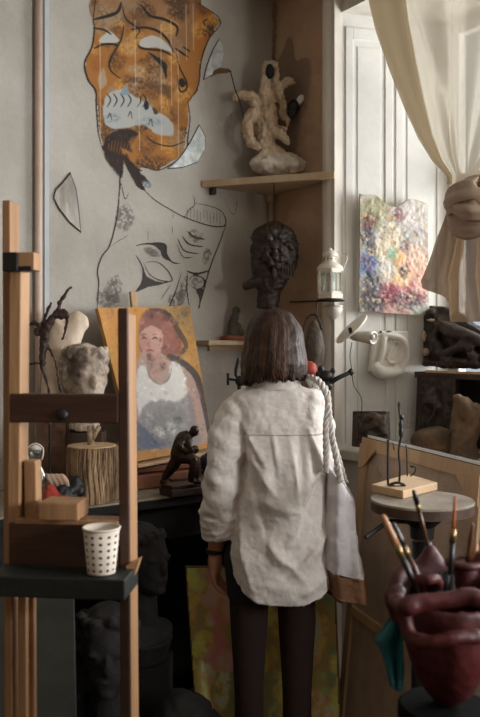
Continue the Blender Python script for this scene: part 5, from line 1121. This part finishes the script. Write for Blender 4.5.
def sleeve(path, rad, seed, tw=1.0):
    pth = smooth(path, 12); rr = sm1(rad, 12); n = len(pth); seg = 48; v, f = [], []
    for i in range(n):
        tg = (pth[min(i+1, n-1)]-pth[max(i-1, 0)]).normalized(); ax_ = tg.cross(Vector((0, 1, 0))).normalized(); ay_ = tg.cross(ax_).normalized(); q = i/n
        for k in range(seg):
            th_ = 2*PI*k/seg; w = 1+(.10*math.sin(q*26+math.sin(th_+seed)*3.2+seed)*(.35+q*.65)+.05*math.sin(th_*3+q*12+seed)+.035*math.sin(q*60+th_*2))*tw
            v.append(pth[i]+(ax_*math.cos(th_)+ay_*math.sin(th_))*rr[i]*w)
    for i in range(n-1):
        for k in range(seg): f.append((i*seg+k, i*seg+(k+1) % seg, (i+1)*seg+(k+1) % seg, (i+1)*seg+k))
    f.append(tuple(reversed(range(seg)))); f.append(tuple((n-1)*seg+k for k in range(seg))); return v, f
sb = MB().add((g, f))
sb.add(sleeve([WP(246, 402), WP(235, 418, -.015), WP(227, 445, -.035), WP(222, 480, -.035), WP(219, 508, -.02), WP(218, 517, -.01)], [.052, .062, .062, .060, .058, .056], 1))
sb.add(sleeve([WP(308, 402), WP(315, 420, .01), WP(316, 450, .03), WP(313, 485, .05), WP(303, 480, .12), WP(298, 474, .18)], [.052, .058, .056, .058, .055, .05], 4))
sb.add(sleeve([WP(218, 514, -.01), WP(218, 526, -.002), WP(219, 536, .005)], [.062, .060, .055], 2, .35))
sb.add(ell(WP(247, 402), (.058, .075, .045))); sb.add(ell(WP(308, 401), (.058, .075, .045)))
def shirt_mat():
    m = mat('white_linen_shirt', (222, 214, 208), .85, (234, 228, 222), 30, .12, 140); return m
shirt = o = obj('shirt', sb, shirt_mat(), person, shade=True)
r = o.modifiers.new('remesh', 'REMESH'); r.mode = 'VOXEL'; r.voxel_size = .0045; r.use_smooth_shade = True
s_ = o.modifiers.new('smooth', 'SMOOTH'); s_.iterations = 1
d_ = o.modifiers.new('disp', 'DISPLACE'); d_.texture = tex('CLOUDS', .05); d_.strength = .012; d_.texture_coords = 'GLOBAL'; d_.mid_level = .5
d_ = o.modifiers.new('disp', 'DISPLACE'); d_.texture = tex('CLOUDS', .018); d_.strength = .0035; d_.texture_coords = 'GLOBAL'; d_.mid_level = .5
# collar
g, f = [], []; NA = 60
for i, (rx, ry_, y, tilt_) in enumerate(((.060, .058, 380, 0), (.063, .062, 376, 0), (.069, .068, 375, 0), (.080, .078, 382, 0), (.094, .084, 389, 0))):
    for j in range(NA+1):
        a_ = -PI/2+(j/NA-.5)*2*math.radians(150); q = WP(277, y); sag = -.012*math.sin(a_) if i < 3 else (.016*(abs(math.cos(a_)))-.004*math.sin(a_)*-1)*-1
        g.append(Vector((q.x+math.cos(a_)*rx, wd+.006+math.sin(a_)*ry_, q.z+(-.010*(1 if math.sin(a_) < -.2 else 0)*0)+(.010*abs(math.cos(a_)) if i < 3 else -.012*abs(math.cos(a_))))))
for i in range(4):
    for j in range(NA): k_ = i*(NA+1)+j; f.append((k_, k_+1, k_+NA+2, k_+NA+1))
o = obj('collar', (g, f), shirt_mat(), shirt, shade=True, sub=1); s_ = o.modifiers.new('sol', 'SOLIDIFY'); s_.thickness = .004
# stitching: yoke seam and centre pleat, loop
ym = MB()
pts = []
for x in np.linspace(-.93, .93, 40):
    a_ = -math.acos(x); pt_ = shirt_pt(a_, (431-384)/(float(np.interp(x, hemx, hemy))-384), 0); pts.append(pt_+Vector((0, -.004, 0)))
ym.add(tube(pts, .0016, 5))
obj('yoke_seam', ym, mat('seam_shadow_thread', (196, 186, 178), .9), shirt)
wst = WP(214, 551, .035)
obj('wristband', MB().add(lathe(wst-Z*.008, [(.027, 0), (.030, .002), (.030, .014), (.027, .016)], 24)), M_black, person)

# ------------------------------------------------------------------ tote bag on her shoulder
t = thing('tote_bag', 'white canvas tote with brown bottom hanging from braided rope straps', 'bag', WP(345, 600))
def bagpt(s, h, side):         # s 0..1 around, h 0 top..1 bottom
    a_ = 2*PI*s; y = 472+h*(628-472)
    l_ = float(np.interp(y, [474, 500, 540, 580, 600, 628], [324, 322, 321, 322, 324, 328])); r_ = float(np.interp(y, [474, 485, 500, 520, 560, 590, 628], [345, 352, 353, 354, 361, 367, 364]))
    dep = float(np.interp(h, [0, .1, .5, 1], [.13, .15, .17, .16])); cx_ = (l_+r_)/2; hw = (r_-l_)/2*k2
    y2 = y+(math.cos(a_)*13-math.sin(a_)*2)*(1-h)-(math.cos(a_)*3)*h
    e = 1+.05*math.sin(a_*3+h*7)+.04*math.sin(a_*7+h*4)+.05*math.sin(h*13+a_*2)
    q = WP(cx_, y2); return Vector((q.x+math.copysign(abs(math.cos(a_))**.7, math.cos(a_))*hw*e, wd+.02+math.copysign(abs(math.sin(a_))**.8, math.sin(a_))*dep*e, q.z))
def bagshell(name, h0, h1, m, bottom=False):
    g, f = [], []; NA, NT = 90, 50
    for i in range(NT+1):
        for j in range(NA): g.append(bagpt(j/NA, h0+(h1-h0)*i/NT+(.03*math.cos(2*PI*j/NA) if (h0 > .5 and i == 0) or (h1 < .9 and i == NT) else 0), 0))
    for i in range(NT):
        for j in range(NA): f.append((i*NA+j, i*NA+(j+1) % NA, (i+1)*NA+(j+1) % NA, (i+1)*NA+j))
    if bottom: f.append(tuple(NT*NA+j for j in range(NA)))
    o = obj(name, (g, f), m, t, shade=True); s_ = o.modifiers.new('sol', 'SOLIDIFY'); s_.thickness = .004; d_ = o.modifiers.new('disp', 'DISPLACE'); d_.texture = tex('CLOUDS', .07); d_.strength = .018; d_.texture_coords = 'GLOBAL'; return o
M_bag = mat('white_canvas', (206, 202, 204), .85, (220, 216, 216), 20, .15, 140)
bagshell('body', 0, .60, M_bag); bagshell('brown_bottom', .60, .745, mat('brown_bag_leather', (112, 76, 52), .7, (134, 94, 66), 14, .2, 60), True)
obj('rim', tube([bagpt(j/60, 0.0, 0)+Vector((0, 0, .002)) for j in range(61)], .005, 8, False), M_bag, t, shade=True)
def braid(name, path, r, parent):
    pth = smooth(path, 14); n = len(pth); mb = MB()
    L_ = 0; cum = [0]
    for i in range(1, n): L_ += (pth[i]-pth[i-1]).length; cum.append(L_)
    for ph in (0, 2*PI/3, 4*PI/3):
        q = []
        for i in range(n):
            tg = (pth[min(i+1, n-1)]-pth[max(i-1, 0)]).normalized(); a_ = tg.cross(Vector((0, 1, 0))).normalized(); b_ = tg.cross(a_); w = cum[i]*95+ph
            q.append(pth[i]+a_*math.cos(w)*r*.75+b_*math.sin(w)*r*.75)
        mb.add(tube(q, r*.72, 8))
    return obj(name, mb, mat('braided_rope', (200, 194, 188), .85, (226, 222, 216), 60, .3, 200), parent, shade=True)
# dense straps over the shoulder, sampled finely so the twist shows
def dense(l, n=5): return [p for p in smooth([WP(x, y, o) for x, y, o in l], n)]
braid('strap', dense([(326, 472, -.13), (326, 450, -.15), (326, 425, -.155), (328, 402, -.13), (322, 386, -.10), (313, 378, -.05), (308, 378, .0), (312, 388, .07), (318, 410, .13), (326, 445, .14), (334, 482, .12)], 6), .0072, t)
braid('strap', dense([(341, 482, -.13), (337, 462, -.145), (332, 436, -.15), (329, 412, -.145), (327, 392, -.11), (319, 381, -.06), (315, 380, .0), (319, 392, .07), (326, 415, .12), (336, 450, .13), (346, 484, .10)], 6), .0072, t)
